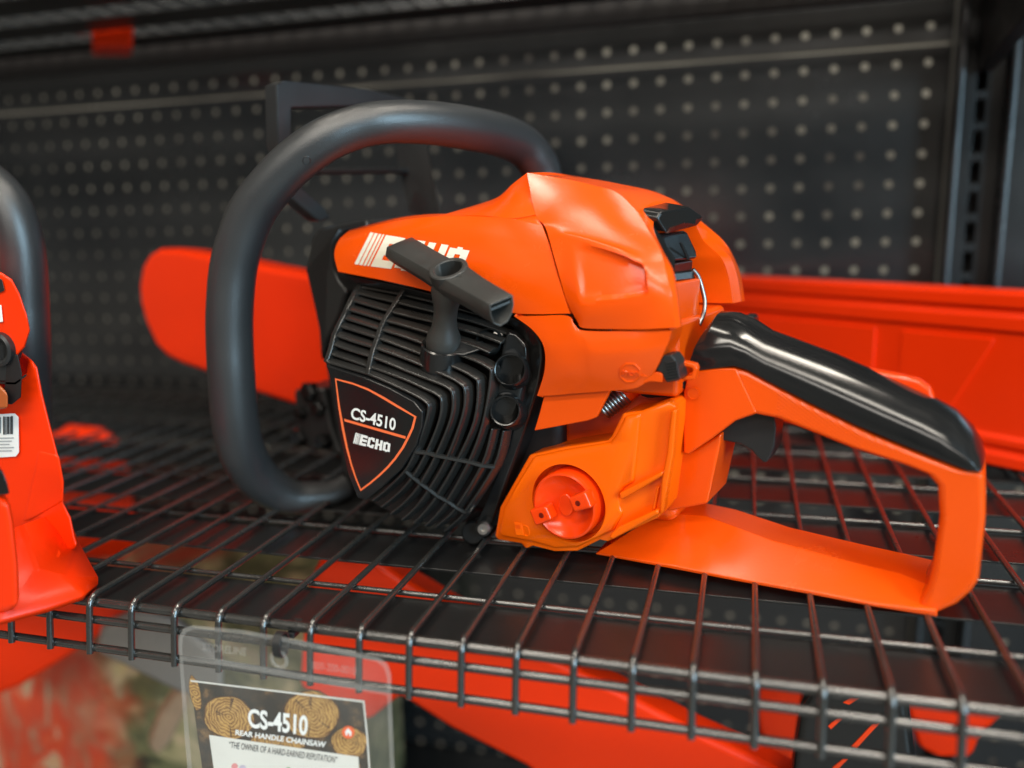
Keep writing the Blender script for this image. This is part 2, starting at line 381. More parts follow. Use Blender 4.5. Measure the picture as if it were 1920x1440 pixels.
# closed bay below, side and top
fl = link('floor', *grid_geo([[(-4, -4, -0.66), (4, -4, -0.66)], [(-4, 0.83, -0.66), (4, 0.83, -0.66)]]), mat('floor_concrete', (0.25, 0.24, 0.22), 0.45), smooth=False); fl['kind'] = 'structure'
ld = box('lower_shelf', (-1.2, 0.25, -0.45), (0.75, 0.815, -0.43), M['steel'], None); tag(ld, 'solid black bottom shelf under the wire shelf, holding cartons and orange scabbards', 'shelf')

# ------------------------------------------------------------------ bar scabbards
def scab_profile(frame, name, label, u0, u1, H, th, cap_left=True, group='orange bar scabbards'):
    t = thing(name, label, 'scabbard', frame.o, frame.deg, group)
    # section: rim beads along top and bottom, recessed web between
    s = [(0.003, 0), (0, 0.002), (0, 0.009), (0.003, 0.0115), (0.003, 0.014), (0.0005, 0.0165), (0.0005, 0.021), (0.0035, 0.024), (0.0035, H - 0.030), (0.0005, H - 0.027), (0.0005, H - 0.0185), (0.003, H - 0.0155), (0.003, H - 0.0135), (0, H - 0.011), (0, H - 0.003), (0.003, H), (th - 0.002, H), (th, H - 0.003), (th, 0.003), (th - 0.002, 0)]
    n = len(s); V = []; Fc = []
    for u in (u0, u1): V += [(u, a, b) for a, b in s]
    for i in range(n): Fc.append((i, (i + 1) % n, n + (i + 1) % n, n + i))
    Fc += [tuple(range(n)), tuple(reversed(range(n, 2 * n)))]
    link('shell', V, Fc, M['red'], t, bevel=0.0012, ang=25)
    return t
FR = Frame((0.0456, 0.7269, 0.0005), -38.3)
sc = scab_profile(FR, 'bar_scabbard', 'long red-orange plastic bar scabbard lying on edge behind the rear handle', -0.12, 0.34, 0.124, 0.026)
def panel(u0, u1, z0, z1, d=0.0018, skew=0.0):
    r = [(u0, 0.0036, z0), (u1 - skew, 0.0036, z0), (u1, 0.0036, z1), (u0 + abs(skew) * 0, 0.0036, z1)]
    v, f = plate_geo(r, (0, -d, 0)); link('raised_panel', v, f, M['red'], sc, bevel=0.0025, seg=3)
panel(-0.115, 0.062, 0.030, 0.090); panel(0.083, 0.150, 0.030, 0.090, skew=0.03)

# ------------------------------------------------------------------ the chainsaw
S = Frame((-0.0774, 0.4243, 0.0), -14)
saw = thing('chainsaw', 'orange rear-handle chainsaw with black slatted starter cover and T-shaped pull handle', 'chainsaw', S.o, S.deg, 'chainsaws')
def P(*pts, v=None): return [S(p[0], p[1], p[2] if len(p) > 2 else v) for p in pts]
VC = 0.035                                     # middle plane of the power head
def mirror(p): return Vector((p.x, 2 * VC - p.y, p.z))
INW = Vector((0, 1, 0))

# hidden core: crankcase and inner chassis
link('crankcase', *box_geo((-0.135, 0.000, 0.010), (-0.020, 0.085, 0.125)), M['dark'], saw, bevel=0.006)
link('chassis', *box_geo((-0.055, 0.008, 0.020), (0.043, 0.078, 0.120)), M['orange'], saw, bevel=0.006)
link('chassis_front', *box_geo((-0.150, -0.002, 0.122), (-0.02, 0.072, 0.150)), M['dark'], saw, bevel=0.005)

# --- rear (air filter) cover: near half from control rows, far half mirrored
b = P((1084, 606, -27), (1094, 615, -28), (1150, 617, -29), (1212, 617, -29), (1266, 614, -27))
m_ = P((1062, 562, -26), (1094, 565, -29), (1153, 561, -30), (1222, 553, -29), (1259, 555, -26))
n_ = P((1040, 485, -23), (1066, 454, -21), (1165, 477, -25), (1212, 503, -26), (1249, 508, -23))
p_ = P((1022, 425, -16), (1062, 431, -17), (1140, 452, -19), (1202, 466, -20), (1238, 468, -18))
q_ = P((1004, 402, -9), (1052, 388, -6), (1115, 395, -7), (1168, 414, -9), (1214, 428, -11))
t_ = P((988, 324, 8), (1062, 336, 8), (1118, 349, 6), (1157, 361, 3), (1196, 398, -5))
s_ = P((1008, 325, 35), (1085, 332, 35), (1150, 343, 35), (1212, 356, 35), (1250, 370, 35))
NR = [b, m_, n_, p_, q_, t_]
def rearcol(r): e = r[-1]; return [Vector((e.x + 0.0015, e.y + 0.003, e.z)), Vector((e.x + 0.0012, e.y + 0.0065, e.z)), Vector((e.x - 0.022, e.y + 0.009, e.z))]
def wall(p, du, dz): return Vector((p.x - du, p.y + 0.001, p.z - dz))
rows = [list(r) + rearcol(r) for r in (b, m_, n_)]
for r, w in ((p_, P((1240, 469, -14), (1243, 469, -9))), (q_, P((1219, 428, -7), (1225, 426, -3))), (t_, P((1215, 393, 7), (1234, 391, 15)))):
    rows.append(list(r) + w + [wall(w[-1], 0.02, 0.006)])
sr = [Vector(p) for p in s_]; w = P((1264, 379, 35), (1272, 388, 35)); e5 = w + [wall(w[-1], 0.014, 0.014)]
def cover_half(mir): return [[mirror(p) if mir else Vector(p) for p in r] for r in rows]
near = cover_half(False)
rows = [list(r) + [Vector((r[-1].x + 0.0015, r[-1].y + 0.014, r[-1].z + 0.001)), Vector((r[-1].x - 0.0005, r[-1].y + 0.024, r[-1].z + 0.001)), Vector((r[-1].x - 0.022, r[-1].y + 0.026, r[-1].z + 0.001))] for r in (b, m_, n_)]
for r, w2 in ((p_, P((1241, 463, -6), (1243, 460, 2))), (q_, P((1223, 424, -2), (1232, 420, 5))), (t_, P((1215, 393, 7), (1234, 391, 15)))): rows.append(list(r) + w2 + [wall(w2[-1], 0.02, 0.006)])
far = cover_half(True)
full = near + [sr + e5] + far[::-1]
v, f = patch_geo(full, 9, 9, sr=(5, 7), sc=(4, 5, 6))
RP = [(q.x, q.z) for q in P((1066, 453), (1120, 466), (1172, 480), (1204, 495), (1213, 510), (1222, 552), (1160, 559), (1093, 565), v=-26)]
x0 = min(q[0] for q in RP); x1 = max(q[0] for q in RP)
for q in v:
    if q.y < 0.0 and inside((q.x, q.z), RP):
        k = min(1.0, edge_dist((q.x, q.z), RP) / 0.0022); k = k * k * (3 - 2 * k); q.y += 0.0056 * k * (0.03 + 0.97 * (q.x - x0) / (x1 - x0))
ac = link('air_filter_cover', v, f, M['orange'], saw, smooth=True, ang=180)
finish(ac, 0.0022, 0.0012, 40)
# --- ramp of the cover running forward over the engine cover
ra = P((822, 405, -12), (900, 404, -14), (960, 409, -15), (1004, 402, -9)); rb = P((860, 394, 0), (922, 384, 0), (962, 368, 2), (995, 360, 2)); rc = P((896, 383, 14), (934, 369, 12), (961, 345, 10), (988, 324, 8))
rd = [Vector((p.x, VC, p.z + 0.001)) for p in rc]
rows2 = [ra, rb, rc, rd, [mirror(p) for p in rc], [mirror(p) for p in rb], [mirror(p) for p in ra]]
v, f = patch_geo(rows2, 8, 8, sr=(2, 4)); rp = link('cover_ramp', v, f, M['orange'], saw, ang=180); finish(rp, 0.002, 0.0015, 40)

# --- front engine cover
A0 = P((634, 509, -19), (690, 520, -20), (730, 528, -21), (786, 541, -22), (872, 563, -23), (964, 587, -25), (1068, 588, -27))
A1 = P((627, 478, -18), (692, 478, -20), (745, 480, -21), (810, 486, -23), (890, 500, -24), (978, 522, -25), (1046, 517, -24))
A2 = P((634, 452, -15), (700, 440, -17), (757, 436, -18), (820, 435, -19), (900, 440, -20), (972, 456, -20), (1031, 462, -20))
A3 = P((650, 436, -10), (716, 420, -11), (765, 411, -12), (822, 406, -13), (900, 406, -15), (962, 411, -16), (1017, 424, -16))
A4 = P((660, 431, 2), (722, 414, 2), (768, 405, 2), (815, 401, 0), (880, 401, -2), (950, 403, -5), (1007, 404, -9))
A5 = [Vector((p.x, 0.012, p.z - 0.002)) for p in A4]; A6 = [Vector((p.x, VC, p.z - 0.002)) for p in A4]
rows3 = [A0, A1, A2, A3, A4, A5, A6] + [[mirror(p) for p in r] for r in (A5, A4, A3, A2, A1, A0)]
v, f = patch_geo(rows3, 8, 8, sr=(3, 9)); ec = link('engine_cover', v, f, M['orange'], saw, ang=180); finish(ec, 0.0025, 0.0018, 35)

# --- lower side housing
H0 = P((964, 593, -25), (1012, 592, -26), (1063, 592, -27), (1078, 609, -27.5), (1096, 620, -28), (1180, 621, -28), (1259, 620, -26))
H1 = P((1000, 620, -27), (1025, 620, -27.5), (1068, 625, -28.5), (1088, 634, -29), (1110, 640, -29.5), (1182, 640, -29), (1254, 640, -26))
H2 = P((1020, 652, -28), (1038, 655, -28.5), (1070, 660, -29), (1092, 662, -29.5), (1118, 665, -30), (1183, 664, -29), (1246, 658, -26))
H3 = P((1021, 695, -27), (1042, 696, -27.5), (1072, 698, -28), (1094, 698, -28), (1120, 698, -28), (1182, 695, -27), (1231, 690, -25))
H4 = P((1007, 742, -24), (1040, 741, -24), (1072, 738, -24), (1100, 736, -24), (1141, 733, -24), (1190, 728, -24), (1218, 713, -23))
rowsH = [H0, H1, H2, H3, H4]
rowsH = [[Vector((r[0].x, r[0].y + 0.020, r[0].z))] + r + [Vector((r[-1].x - 0.001, r[-1].y + 0.02, r[-1].z))] for r in rowsH]
v, f = patch_geo(rowsH, 8, 8, sc=(1, 7)); sh = link('side_housing', v, f, M['orange'], saw, ang=180); finish(sh, 0.0025, 0.0013, 40)
plate('housing_flap', P((1021, 736), (1141, 728), (1143, 734), (1118, 783), (1102, 789), (1001, 808), (1011, 775), v=-21), INW * 0.003, M['orange'], saw, bevel=0.0007)
def bvh(o):
    dg = bpy.context.evaluated_depsgraph_get(); bpy.context.view_layer.update(); ev = o.evaluated_get(dg); me = ev.to_mesh()
    t = BVHTree.FromPolygons([v.co.copy() for v in me.vertices], [tuple(p.vertices) for p in me.polygons]); ev.to_mesh_clear(); return t
def on_surface(o, lift=0.00025):
    t = bvh(o)
    def place(x, y):
        c, d = S.cray(x, y); h = t.ray_cast(c, d)
        if h[0] is None: return S(x, y, -25)
        nrm = h[1] if h[1].dot(d) < 0 else -h[1]
        return h[0] + nrm * lift
    return place
# lettering on the covers
pe = on_surface(ec)
letters('brand_lettering', logo_geo(), [(665, 495), (862, 522), (884, 467), (695, 436)], pe, M['cream'], ec)
ps = on_surface(sh, 0.0)
oc = [(1181 + 19.5 * math.cos(math.radians(22.5 + 45 * k)) , 699 + 18 * math.sin(math.radians(22.5 + 45 * k))) for k in range(8)]
oct_pts = []
for k in range(8):
    for t in range(4): oct_pts.append(ps(oc[k][0] + (oc[(k + 1) % 8][0] - oc[k][0]) * t / 4, oc[k][1] + (oc[(k + 1) % 8][1] - oc[k][1]) * t / 4))
gg = [tube_geo(oct_pts, 0.0006, 6, closed=True)]
gg.append(tube_geo([ps(1214, 706), ps(1208, 705), ps(1203, 704)], 0.0004, 6)); gg.append(tube_geo([ps(1207, 701), ps(1202, 704), ps(1206, 708)], 0.0004, 6))
link('stop_emblem', *join(*gg), M['orange'], sh)
letters('stop_lettering', text_geo('STOP', 0.02), [(1165, 703), (1197, 706), (1198, 697), (1166, 694)], on_surface(sh, 0.0007), M['orange'], sh, solid=0.0008)

# --- clip on the rear of the cover, bracket, wire bail
RU = Vector((-1, 0, 0))
latch = plate('latch', P((1236, 437, 3), (1288, 432, 30), (1309, 472, 32), (1307, 486, 32), (1267, 490, 5), (1251, 462, 3)), RU * 0.014, M['gloss'], saw, bevel=0.0018)
hk = P((1217, 410, 0), (1227, 398, 2), (1278, 388, 26), (1303, 405, 34), (1304, 409, 34), (1290, 423, 32), (1236, 437, 3))
plate('latch_hook', [p + Vector((0.004, 0, 0)) for p in hk], (-0.020, 0, 0.004), M['gloss'], latch, bevel=0.0016)
link('hook_underside', *plate_geo([p + Vector((0.0046, 0, 0)) for p in (hk[6], hk[5], S(1301, 410, 34), S(1278, 413, 25), S(1246, 427, 6))], (-0.002, 0, 0)), M['maroon'], latch)  # reflected orange of the underside painted as a maroon plate
plate('latch_side', P((1222, 414, -1), (1236, 437, -1), (1252, 463, 0), (1268, 490, 1), (1262, 536, -1), (1250, 530, -6), (1241, 470, -7)), (-0.010, 0.002, 0), M['gloss'], latch, bevel=0.0008)
plate('latch_foot', P((1260, 494, 4), (1300, 487, 30), (1298, 508, 30), (1255, 514, 3)), RU * 0.010, M['maroon'], latch, bevel=0.001)
plate('latch_toe', P((1257, 512, 2), (1301, 507, 30), (1305, 523, 32), (1262, 528, 2)), RU * 0.012, M['gloss'], latch, bevel=0.0008)
plate('latch_rib', P((1272, 455, 12), (1276, 454, 14), (1291, 487, 20), (1287, 488, 18)), (0.0012, 0, 0), M['gloss'], latch, bevel=0.0004)
plate('bail_bracket', P((1263, 530, 0), (1314, 522, 32), (1311, 606, 30), (1300, 632, 24), (1266, 636, -2), (1268, 600, -4)), RU * 0.012, M['orange'], saw, bevel=0.0012)
plate('bracket_lip', P((1258, 636, -5), (1308, 622, 28), (1306, 634, 28), (1286, 640, 10), (1258, 646, -5)), RU * 0.01, M['orange'], saw, bevel=0.0008)
tube('wire_bail', crom([S(1299, 505, 30), S(1308, 516, 32), S(1314, 532, 33), S(1321, 560, 33), S(1321, 580, 32), S(1317, 595, 31), S(1311, 609, 29)], 5), 0.0011, M['metal'], saw, n=10)
link('rear_wall', *box_geo((0.010, 0.002, 0.118), (0.026, 0.066, 0.170)), M['dark'], saw, bevel=0.004)
link('rear_block', *box_geo((0.012, -0.006, 0.092), (0.048, 0.076, 0.130)), M['orange'], saw, bevel=0.003)
plate('far_knob', P((1386, 600), (1398, 591), (1412, 593), (1414, 602), (1409, 614), (1388, 608), v=88), INW * 0.012, M['gloss'], saw, bevel=0.0015)

# --- starter cover: backing, flange ring, slats, ribs, bosses
SV = [-50, -47, -45, -42, -38, -35, -31, -26, -20, -14]
TOP = [[(610, 677), (648, 688), (688, 700), (720, 713), (753, 728), (780, 741), (797, 752)],
       [(616, 661), (652, 673), (690, 686), (725, 698), (760, 711), (795, 727), (818, 738)],
       [(621, 643), (657, 656), (696, 668), (730, 681), (766, 696), (805, 711), (838, 725)],
       [(625, 626), (662, 639), (702, 651), (740, 664), (776, 678), (835, 703), (861, 717)],
       [(633, 609), (668, 620), (706, 632), (745, 646), (790, 663), (845, 684), (886, 705)],
       [(641, 594), (674, 604), (711, 616), (755, 629), (800, 645), (865, 665), (912, 686)],
       [(648, 578), (682, 588), (719, 599), (760, 610), (808, 624), (880, 645), (936, 668)],
       [(656, 561), (690, 571), (729, 582), (768, 592), (815, 603), (890, 624), (958, 650)],
       [(664, 547), (700, 556), (740, 565), (780, 575), (825, 586), (900, 606), (968, 632)],
       [(672, 536), (710, 543), (753, 551), (792, 560), (835, 571), (905, 591), (972, 612)]]
DN = [[(804, 764), (798, 795), (779, 847), (760, 883), (728, 916), (698, 941)],
      [(828, 752), (824, 790), (800, 849), (774, 895), (744, 929), (714, 953)],
      [(849, 742), (846, 785), (818, 854), (789, 907), (760, 942), (732, 966)],
      [(872, 733), (868, 780), (839, 858), (805, 918), (778, 954), (753, 977)],
      [(897, 723), (890, 790), (859, 862), (820, 930), (796, 962), (776, 983)],
      [(921, 707), (906, 795), (880, 866), (839, 940), (816, 970), (797, 988)],
      [(945, 690), (924, 805), (904, 873), (856, 952), (834, 976), (815, 991)],
      [(968, 672), (945, 808), (927, 875), (872, 961), (850, 984), (834, 997)]]
def sweep_rect(path, wv, wn):                  # bar with one side along v
    V = []; Fc = []; L = len(path)
    for i in range(L):
        t = (path[min(i + 1, L - 1)] - path[max(i - 1, 0)]).normalized(); n = t.cross(INW).normalized()
        for a, c in ((-1, 0), (-0.1, 0), (1, 0.42), (1, 1), (-1, 1)): V.append(path[i] + n * (a * wn / 2) + INW * (c * wv))
    for i in range(L - 1):
        for k in range(5): Fc.append((i * 5 + k, i * 5 + (k + 1) % 5, i * 5 + 5 + (k + 1) % 5, i * 5 + 5 + k))
    Fc += [(4, 3, 2, 1, 0), tuple(range((L - 1) * 5, L * 5))]
    return V, Fc
st_flange = P((640, 512, -14), (690, 522, -15), (735, 532, -16), (786, 545, -17), (872, 567, -18), (955, 592, -19), (985, 606, -19), (1005, 624, -19), (1015, 645, -19), (1017, 672, -18), (1012, 712, -17), (1003, 745, -16), (990, 788, -15), (972, 840, -14), (952, 896, -12), (935, 945, -10), (918, 993, -9))
sti = P((672, 534, -14), (705, 541, -14), (752, 549, -14), (792, 558, -14), (870, 579, -15), (936, 600, -16), (958, 613, -16), (972, 628, -16), (984, 650, -17), (986, 676, -17), (982, 712, -17), (974, 745, -17), (964, 788, -17), (948, 838, -16), (928, 896, -14), (908, 945, -12), (885, 992, -10))
starter = None
gs = []
n = len(st_flange)
V = st_flange + sti + [p + INW * 0.022 for p in st_flange] + [p + INW * 0.008 for p in sti]
Fc = []
for i in range(n - 1):
    Fc += [(i, i + 1, n + i + 1, n + i), (i + 1, i, 2 * n + i, 2 * n + i + 1), (n + i, n + i + 1, 3 * n + i + 1, 3 * n + i)]
starter = link('starter_cover', V, Fc, M['gloss'], saw, bevel=0.0015, ang=30)
for i in range(10):
    if i < 6: pth = [S(x, y, SV[i]) for x, y in TOP[i]] + [S(x, y, SV[i]) for x, y in DN[i]]
    elif i < 8:
        link('vent_slat', *sweep_rect(crom([S(x, y, SV[i]) for x, y in DN[i][1:]], 4), 0.0075, 0.0026), M['slat'], starter, bevel=0.0006, seg=3)
        pth = [S(x, y, SV[i]) for x, y in TOP[i][:-1]] + [S(TOP[i][-1][0] - 18, TOP[i][-1][1] - 8, SV[i])]
    else: pth = [S(x, y, SV[i]) for x, y in TOP[i]]
    sw = sweep_rect(crom(pth, 4), 0.0075, 0.0026 if i < 8 else 0.0025)
    link('vent_slat', *sw, M['slat'], starter, bevel=0.0006, seg=3)
# ribs across the slats
RIB = [[(672, 534), (664, 547), (656, 561), (648, 578), (641, 594), (633, 609), (625, 626), (621, 643), (616, 661), (609, 679)],
       [(757, 540), (741, 565), (730, 582), (719, 599), (711, 616), (706, 632), (699, 651), (694, 668), (690, 687), (687, 702)]]
for R_ in RIB:
    pth = [S(x, y, SV[9 - k] - 0.5) for k, (x, y) in enumerate(R_)]
    V = []; Fc = []
    for p in pth: V += [p + Vector((-0.0016, 0, 0)), p + Vector((0.0016, 0, 0)), p + Vector((0.0016, 0.006, 0)), p + Vector((-0.0016, 0.006, 0))]
    for i in range(len(pth) - 1):
        for k in range(4): Fc.append((i * 4 + k, i * 4 + (k + 1) % 4, i * 4 + 4 + (k + 1) % 4, i * 4 + 4 + k))
    Fc += [(0, 1, 2, 3), tuple(range(len(V) - 4, len(V)))]
    link('vent_rib', V, Fc, M['slat'], starter, bevel=0.0006, seg=2)
for col in (2, 3):
    pth = [S(*DN[i][col], SV[i] + 1.2) for i in range(8)]
    link('vent_rib', *tube_geo(pth, 0.0014, 6), M['slat'], starter)
# rounded black corner between the outer slats and the flange, low wall behind the slats
bk = P((665, 545, 2), (760, 560, 2), (880, 592, 2), (985, 640, 2), (985, 720, 2), (955, 830, 2), (910, 940, 2), (860, 985, 2), (760, 975, 2), (690, 935, 2), (650, 850, 2), (625, 740, 2), (625, 650, 2))
plate('inner_shroud', bk, INW * 0.006, M['dark'], starter, bevel=0)
fw = S(790, 790, -14)
lathe('flywheel', fw, (0, -1, 0), [(0.030, 0), (0.034, 0.004), (0.034, 0.008), (0.012, 0.010), (0.010, 0.018), (0.0, 0.018)], M['black'], starter, n=28)
# corner block at the right with screw bosses
cb = P((948, 618, -21), (968, 624, -21), (988, 648, -21), (990, 680, -21), (984, 720, -22), (974, 765, -23), (962, 802, -23), (938, 806, -25), (921, 796, -26), (918, 760, -29), (926, 722, -30), (932, 690, -28), (938, 655, -25))
plate('corner_block', cb, INW * 0.016, M['gloss'], starter, bevel=0.0045, seg=4)
BA = (0.35, -1, 0.30)
def boss(c, v, r, h, ri, name='screw_boss'):
    p = S(c[0], c[1], v)
    o = lathe(name, p, BA, [(r * 1.15, -h), (r, -0.0030), (r - 0.0006, -0.0008), (r - 0.0012, 0), (ri + 0.0002, -0.0002), (ri * 0.97, -h * 0.8), (0, -h * 0.8)], M['gloss'], starter, n=32)
    lathe('well_shade', p + Vector(BA).normalized() * (-h * 0.72), BA, [(ri * 0.93, 0), (0, 0)], M['dark'], o, n=24)  # dark disc: shade at the bottom of the well, given as colour
    return o
boss((956, 693), -31, 0.0092, 0.020, 0.0074)
boss((947, 770), -31, 0.0090, 0.020, 0.0070)
boss((915, 640), -25, 0.0076, 0.016, 0.0062)
sc1 = lathe('screw', S(933, 631, -19), (0.25, -1, 0.3), [(0.0034, -0.004), (0.0034, 0.0), (0.0028, 0.0006), (0.0013, 0.0006), (0.0012, -0.001), (0, -0.001)], M['metal'], starter, n=20)
lathe('screw', S(906, 992, -14), (0.4, -1, 0.2), [(0.0042, -0.006), (0.0042, 0.0), (0.003, 0.0012), (0.0014, 0.0012), (0.0012, -0.001), (0, -0.001)], M['metal'], starter, n=20)
lathe('lower_boss', S(886, 1000, -12), (0.3, -1, 0.2), [(0.007, -0.014), (0.007, -0.001), (0.006, 0), (0, 0)], M['gloss'], starter, n=20)
# left wall down to the badge and side wall
lw = P((609, 676, -50), (622, 704, -50), (632, 760, -50), (646, 840, -50), (660, 900, -50), (676, 938, -50))
V = []
for p in lw: V += [p, p + Vector((-0.004, 0.030, 0)), p + Vector((-0.002, 0.060, 0))]
Fc = [(i * 3 + k, i * 3 + k + 1, i * 3 + 4 + k, i * 3 + 3 + k) for i in range(len(lw) - 1) for k in (0, 1)]
lwo = link('cover_side', V, Fc, M['gloss'], starter); sm = lwo.modifiers.new('solid', 'SOLIDIFY'); sm.thickness = 0.002
lw2 = [S(x, y, SV[9 - k]) for k, (x, y) in enumerate(RIB[0])]
V = []
for p in lw2: V += [p + INW * 0.003, p + Vector((-0.004, 0.060, 0))]
link('cover_side', V, [(i * 2, i * 2 + 1, i * 2 + 3, i * 2 + 2) for i in range(9)], M['black'], starter)
# badge
badge = plate('badge', P((610, 684), (640, 694), (680, 707), (730, 728), (775, 752), (792, 772), (791, 800), (780, 836), (752, 880), (716, 914), (684, 939), (670, 934), (652, 890), (637, 820), (625, 745), (617, 704), v=-52), INW * 0.008, M['gloss'], starter, bevel=0.0008)
def pb(x, y): return S(x, y, -52.25)
oc = [(628, 709), (660, 717), (690, 728), (720, 744), (748, 761), (781, 781), (776, 802), (768, 820), (757, 841), (742, 862), (728, 878), (711, 894), (694, 908), (676, 921), (667, 900), (658, 874), (649, 842), (641, 805), (634, 762)]
cc = (700, 800)
def shrink(p, k, c=cc): dx, dy = c[0] - p[0], c[1] - p[1]; l = math.hypot(dx, dy); return (p[0] + dx / l * k, p[1] + dy / l * k)
n = len(oc); V = [pb(*p) for p in oc] + [pb(*shrink(p, 4.6)) for p in oc]
link('badge_border', V, [(i, (i + 1) % n, n + (i + 1) % n, n + i) for i in range(n)] , M['line'], badge, smooth=False)
link('badge_border', [pb(645, 785), pb(761, 818), pb(760, 823), pb(646, 790)], [(0, 1, 2, 3)], M['line'], badge, smooth=False)
letters('badge_lettering', text_geo('CS-4510', 0.025), [(657, 785), (741, 808), (743, 785), (660, 763)], pb, M['white'], badge)
letters('badge_lettering', logo_geo(), [(662, 831), (731, 849), (733, 831), (667, 811)], pb, M['white'], badge)

# --- pull handle
def sec(pts): return [S(*p) for p in pts]
Rr = sec([(918, 571, -64), (940, 562, -60), (962, 553, -56), (964, 570, -56), (961, 588, -56.5), (952, 604, -58), (938, 613, -60), (926, 608, -62), (919, 592, -64)])
Lr = sec([(725, 463, -30), (748, 453, -25), (772, 444, -20), (775, 456, -20), (772, 468, -20.5), (764, 480, -22), (746, 488, -26), (730, 489, -29), (722, 480, -30.5)])
CR = sum(Rr, Vector()) / 9; CL = sum(Lr, Vector()) / 9
n = 9; Rows = []
for k in range(13):
    t = k / 12; w = 1.0 + 0.12 * math.exp(-((t - 0.56) / 0.13) ** 2)
    c = CL.lerp(CR, t); Rows.append([c + (Lr[i].lerp(Rr[i], t) - c) * w for i in range(n)])
def endring(R_, k, push): c = sum(R_, Vector()) / len(R_); return [c + (p - c) * k + push for p in R_]
ax = (CR - CL).normalized()
rings = [endring(Rows[0], 0.80, -ax * 0.0010)] + Rows + [endring(Rows[-1], 0.86, Vector()), endring(Rows[-1], 0.80, -ax * 0.024)]
V = [p for r in rings for p in r]; Fc = []
for i in range(len(rings) - 1):
    for k in range(n): Fc.append((i * n + k, i * n + (k + 1) % n, (i + 1) * n + (k + 1) % n, (i + 1) * n + k))
Fc += [tuple(range(n)), tuple(range(len(V) - n, len(V)))]
ph = link('pull_handle', V, Fc, M['pull'], saw, bevel=0.0007, ang=30)
plate('cavity_shade', endring(Rows[-1], 0.79, -ax * 0.020), -ax * 0.002, M['dark'], ph, bevel=0)  # dark plate painting the shade inside the open end
link('handle_web', *plate_geo([Rows[-1][0].lerp(Rows[-1][8], .62) - ax * 0.002, Rows[-1][2].lerp(Rows[-1][3], .75) - ax * 0.002, Rows[-1][2].lerp(Rows[-1][3], .95) - ax * 0.002, Rows[-1][0].lerp(Rows[-1][8], .85) - ax * 0.002], -ax * 0.012), M['pull'], ph)
ptop = S(841, 503, -42.0); pbot = S(831, 652, -32.5); pax = (ptop - pbot).normalized(); PL = (ptop - pbot).length
mid = Rows[6]; tmid = (mid[0] + mid[2]) / 2 + (Rows[7][1] - Rows[6][1]) * 0.25
nt_ = (Rows[8][1] - Rows[4][1]).cross(mid[2] - mid[0]).normalized()
if nt_.z < 0: nt_ = -nt_
pbase = tmid - nt_ * 0.0165
lathe('handle_post', pbot, pax, [(0.0092, 0.0), (0.0095, 0.004), (0.0088, 0.0075), (0.0070, 0.0115), (0.0062, 0.017), (0.0063, 0.023), (0.0070, PL - 0.019), (0.0083, PL - 0.013), (0.0080, PL - 0.0095), (0, PL - 0.0095)], M['pull'], ph, n=36, ang=30)
cut(ph, lathe_geo(tmid, nt_, [(0.0072, -0.009), (0.0072, 0.004)], 32))
bo = lathe('handle_boss', tmid, nt_, [(0.0084, -0.0125), (0.0101, -0.007), (0.0101, 0.0000), (0.0095, 0.0005), (0.0078, 0.0005), (0.0073, 0.0000), (0.0072, -0.0095), (0.0, -0.0095)], M['pull'], ph, n=40, ang=30)
lathe('hole_shade', tmid, nt_, [(0.0071, -0.0088), (0, -0.0088)], M['dark'], ph, n=24)  # dark floor disc, the hole's shade put into its colour
rg = lathe('rope_guide', pbot, pax, [(0.0120, -0.016), (0.0122, -0.003), (0.0118, 0.0012), (0.0108, 0.0018), (0.0100, 0.0012), (0.0098, -0.004), (0.0, -0.004)], M['gloss'], starter, n=32, ang=30)
gpl = P((800, 655, -38), (830, 662, -39), (868, 668, -36), (906, 655, -30), (900, 640, -27), (868, 640, -30), (850, 625, -32), (812, 622, -32))
plate('guide_plate', gpl, INW * 0.005, M['gloss'], starter, bevel=0.0015)

# --- fuel tank and cap
tk = P((992, 853), (1060, 838), (1139, 826), (1146, 818), (1167, 775), (1203, 770), (1252, 752), (1266, 760), (1264, 800), (1250, 900), (1243, 955), (1232, 972), (1180, 996), (1139, 1016), (1124, 1013), (1082, 1034), (1040, 1035), (998, 1024), (985, 1030), (977, 1020), (933, 1013), (927, 1006), (937, 951), (960, 910), v=-14)
tank = plate('fuel_tank', tk, INW * 0.085, M['tank'], saw, bevel=0.0030)
def raised(name, pts, v0, d, m=M['tank'], bev=0.0012, par=None): return plate(name, P(*pts, v=v0), INW * d, m, par or tank, bevel=bev)
pad = raised('face_pad', [(998, 857), (1062, 843), (1143, 830), (1152, 818), (1171, 780), (1200, 776), (1196, 830), (1188, 905), (1170, 915), (1160, 930), (1160, 950), (1168, 962), (1150, 995), (1080, 1028), (1040, 1029), (1000, 1018), (940, 1006), (934, 1000), (943, 953), (965, 912)], -16, 0.004, bev=0.0022)
raised('tank_rib', [(1258, 770), (1268, 768), (1262, 850), (1252, 905), (1244, 958), (1236, 966), (1240, 900), (1250, 850)], -18.5, 0.006)
raised('tank_rib', [(1160, 925), (1200, 905), (1243, 883), (1242, 893), (1205, 915), (1172, 934), (1163, 938)], -18.5, 0.006, bev=0.002)
raised('tank_rib', [(1146, 1000), (1160, 988), (1200, 970), (1232, 955), (1236, 964), (1190, 990), (1150, 1012), (1140, 1010)], -19, 0.007, bev=0.002)
raised('tank_rib', [(1230, 915), (1236, 912), (1228, 955), (1222, 958)], -16.5, 0.004, bev=0.001)
fc_ = S(1065, 944, -16)
for o_c in (tank, pad): cut(o_c, lathe_geo(fc_, (0, -1, 0), [(0.0205, -0.010), (0.0216, 0.0), (0.0228, 0.006)], 56))
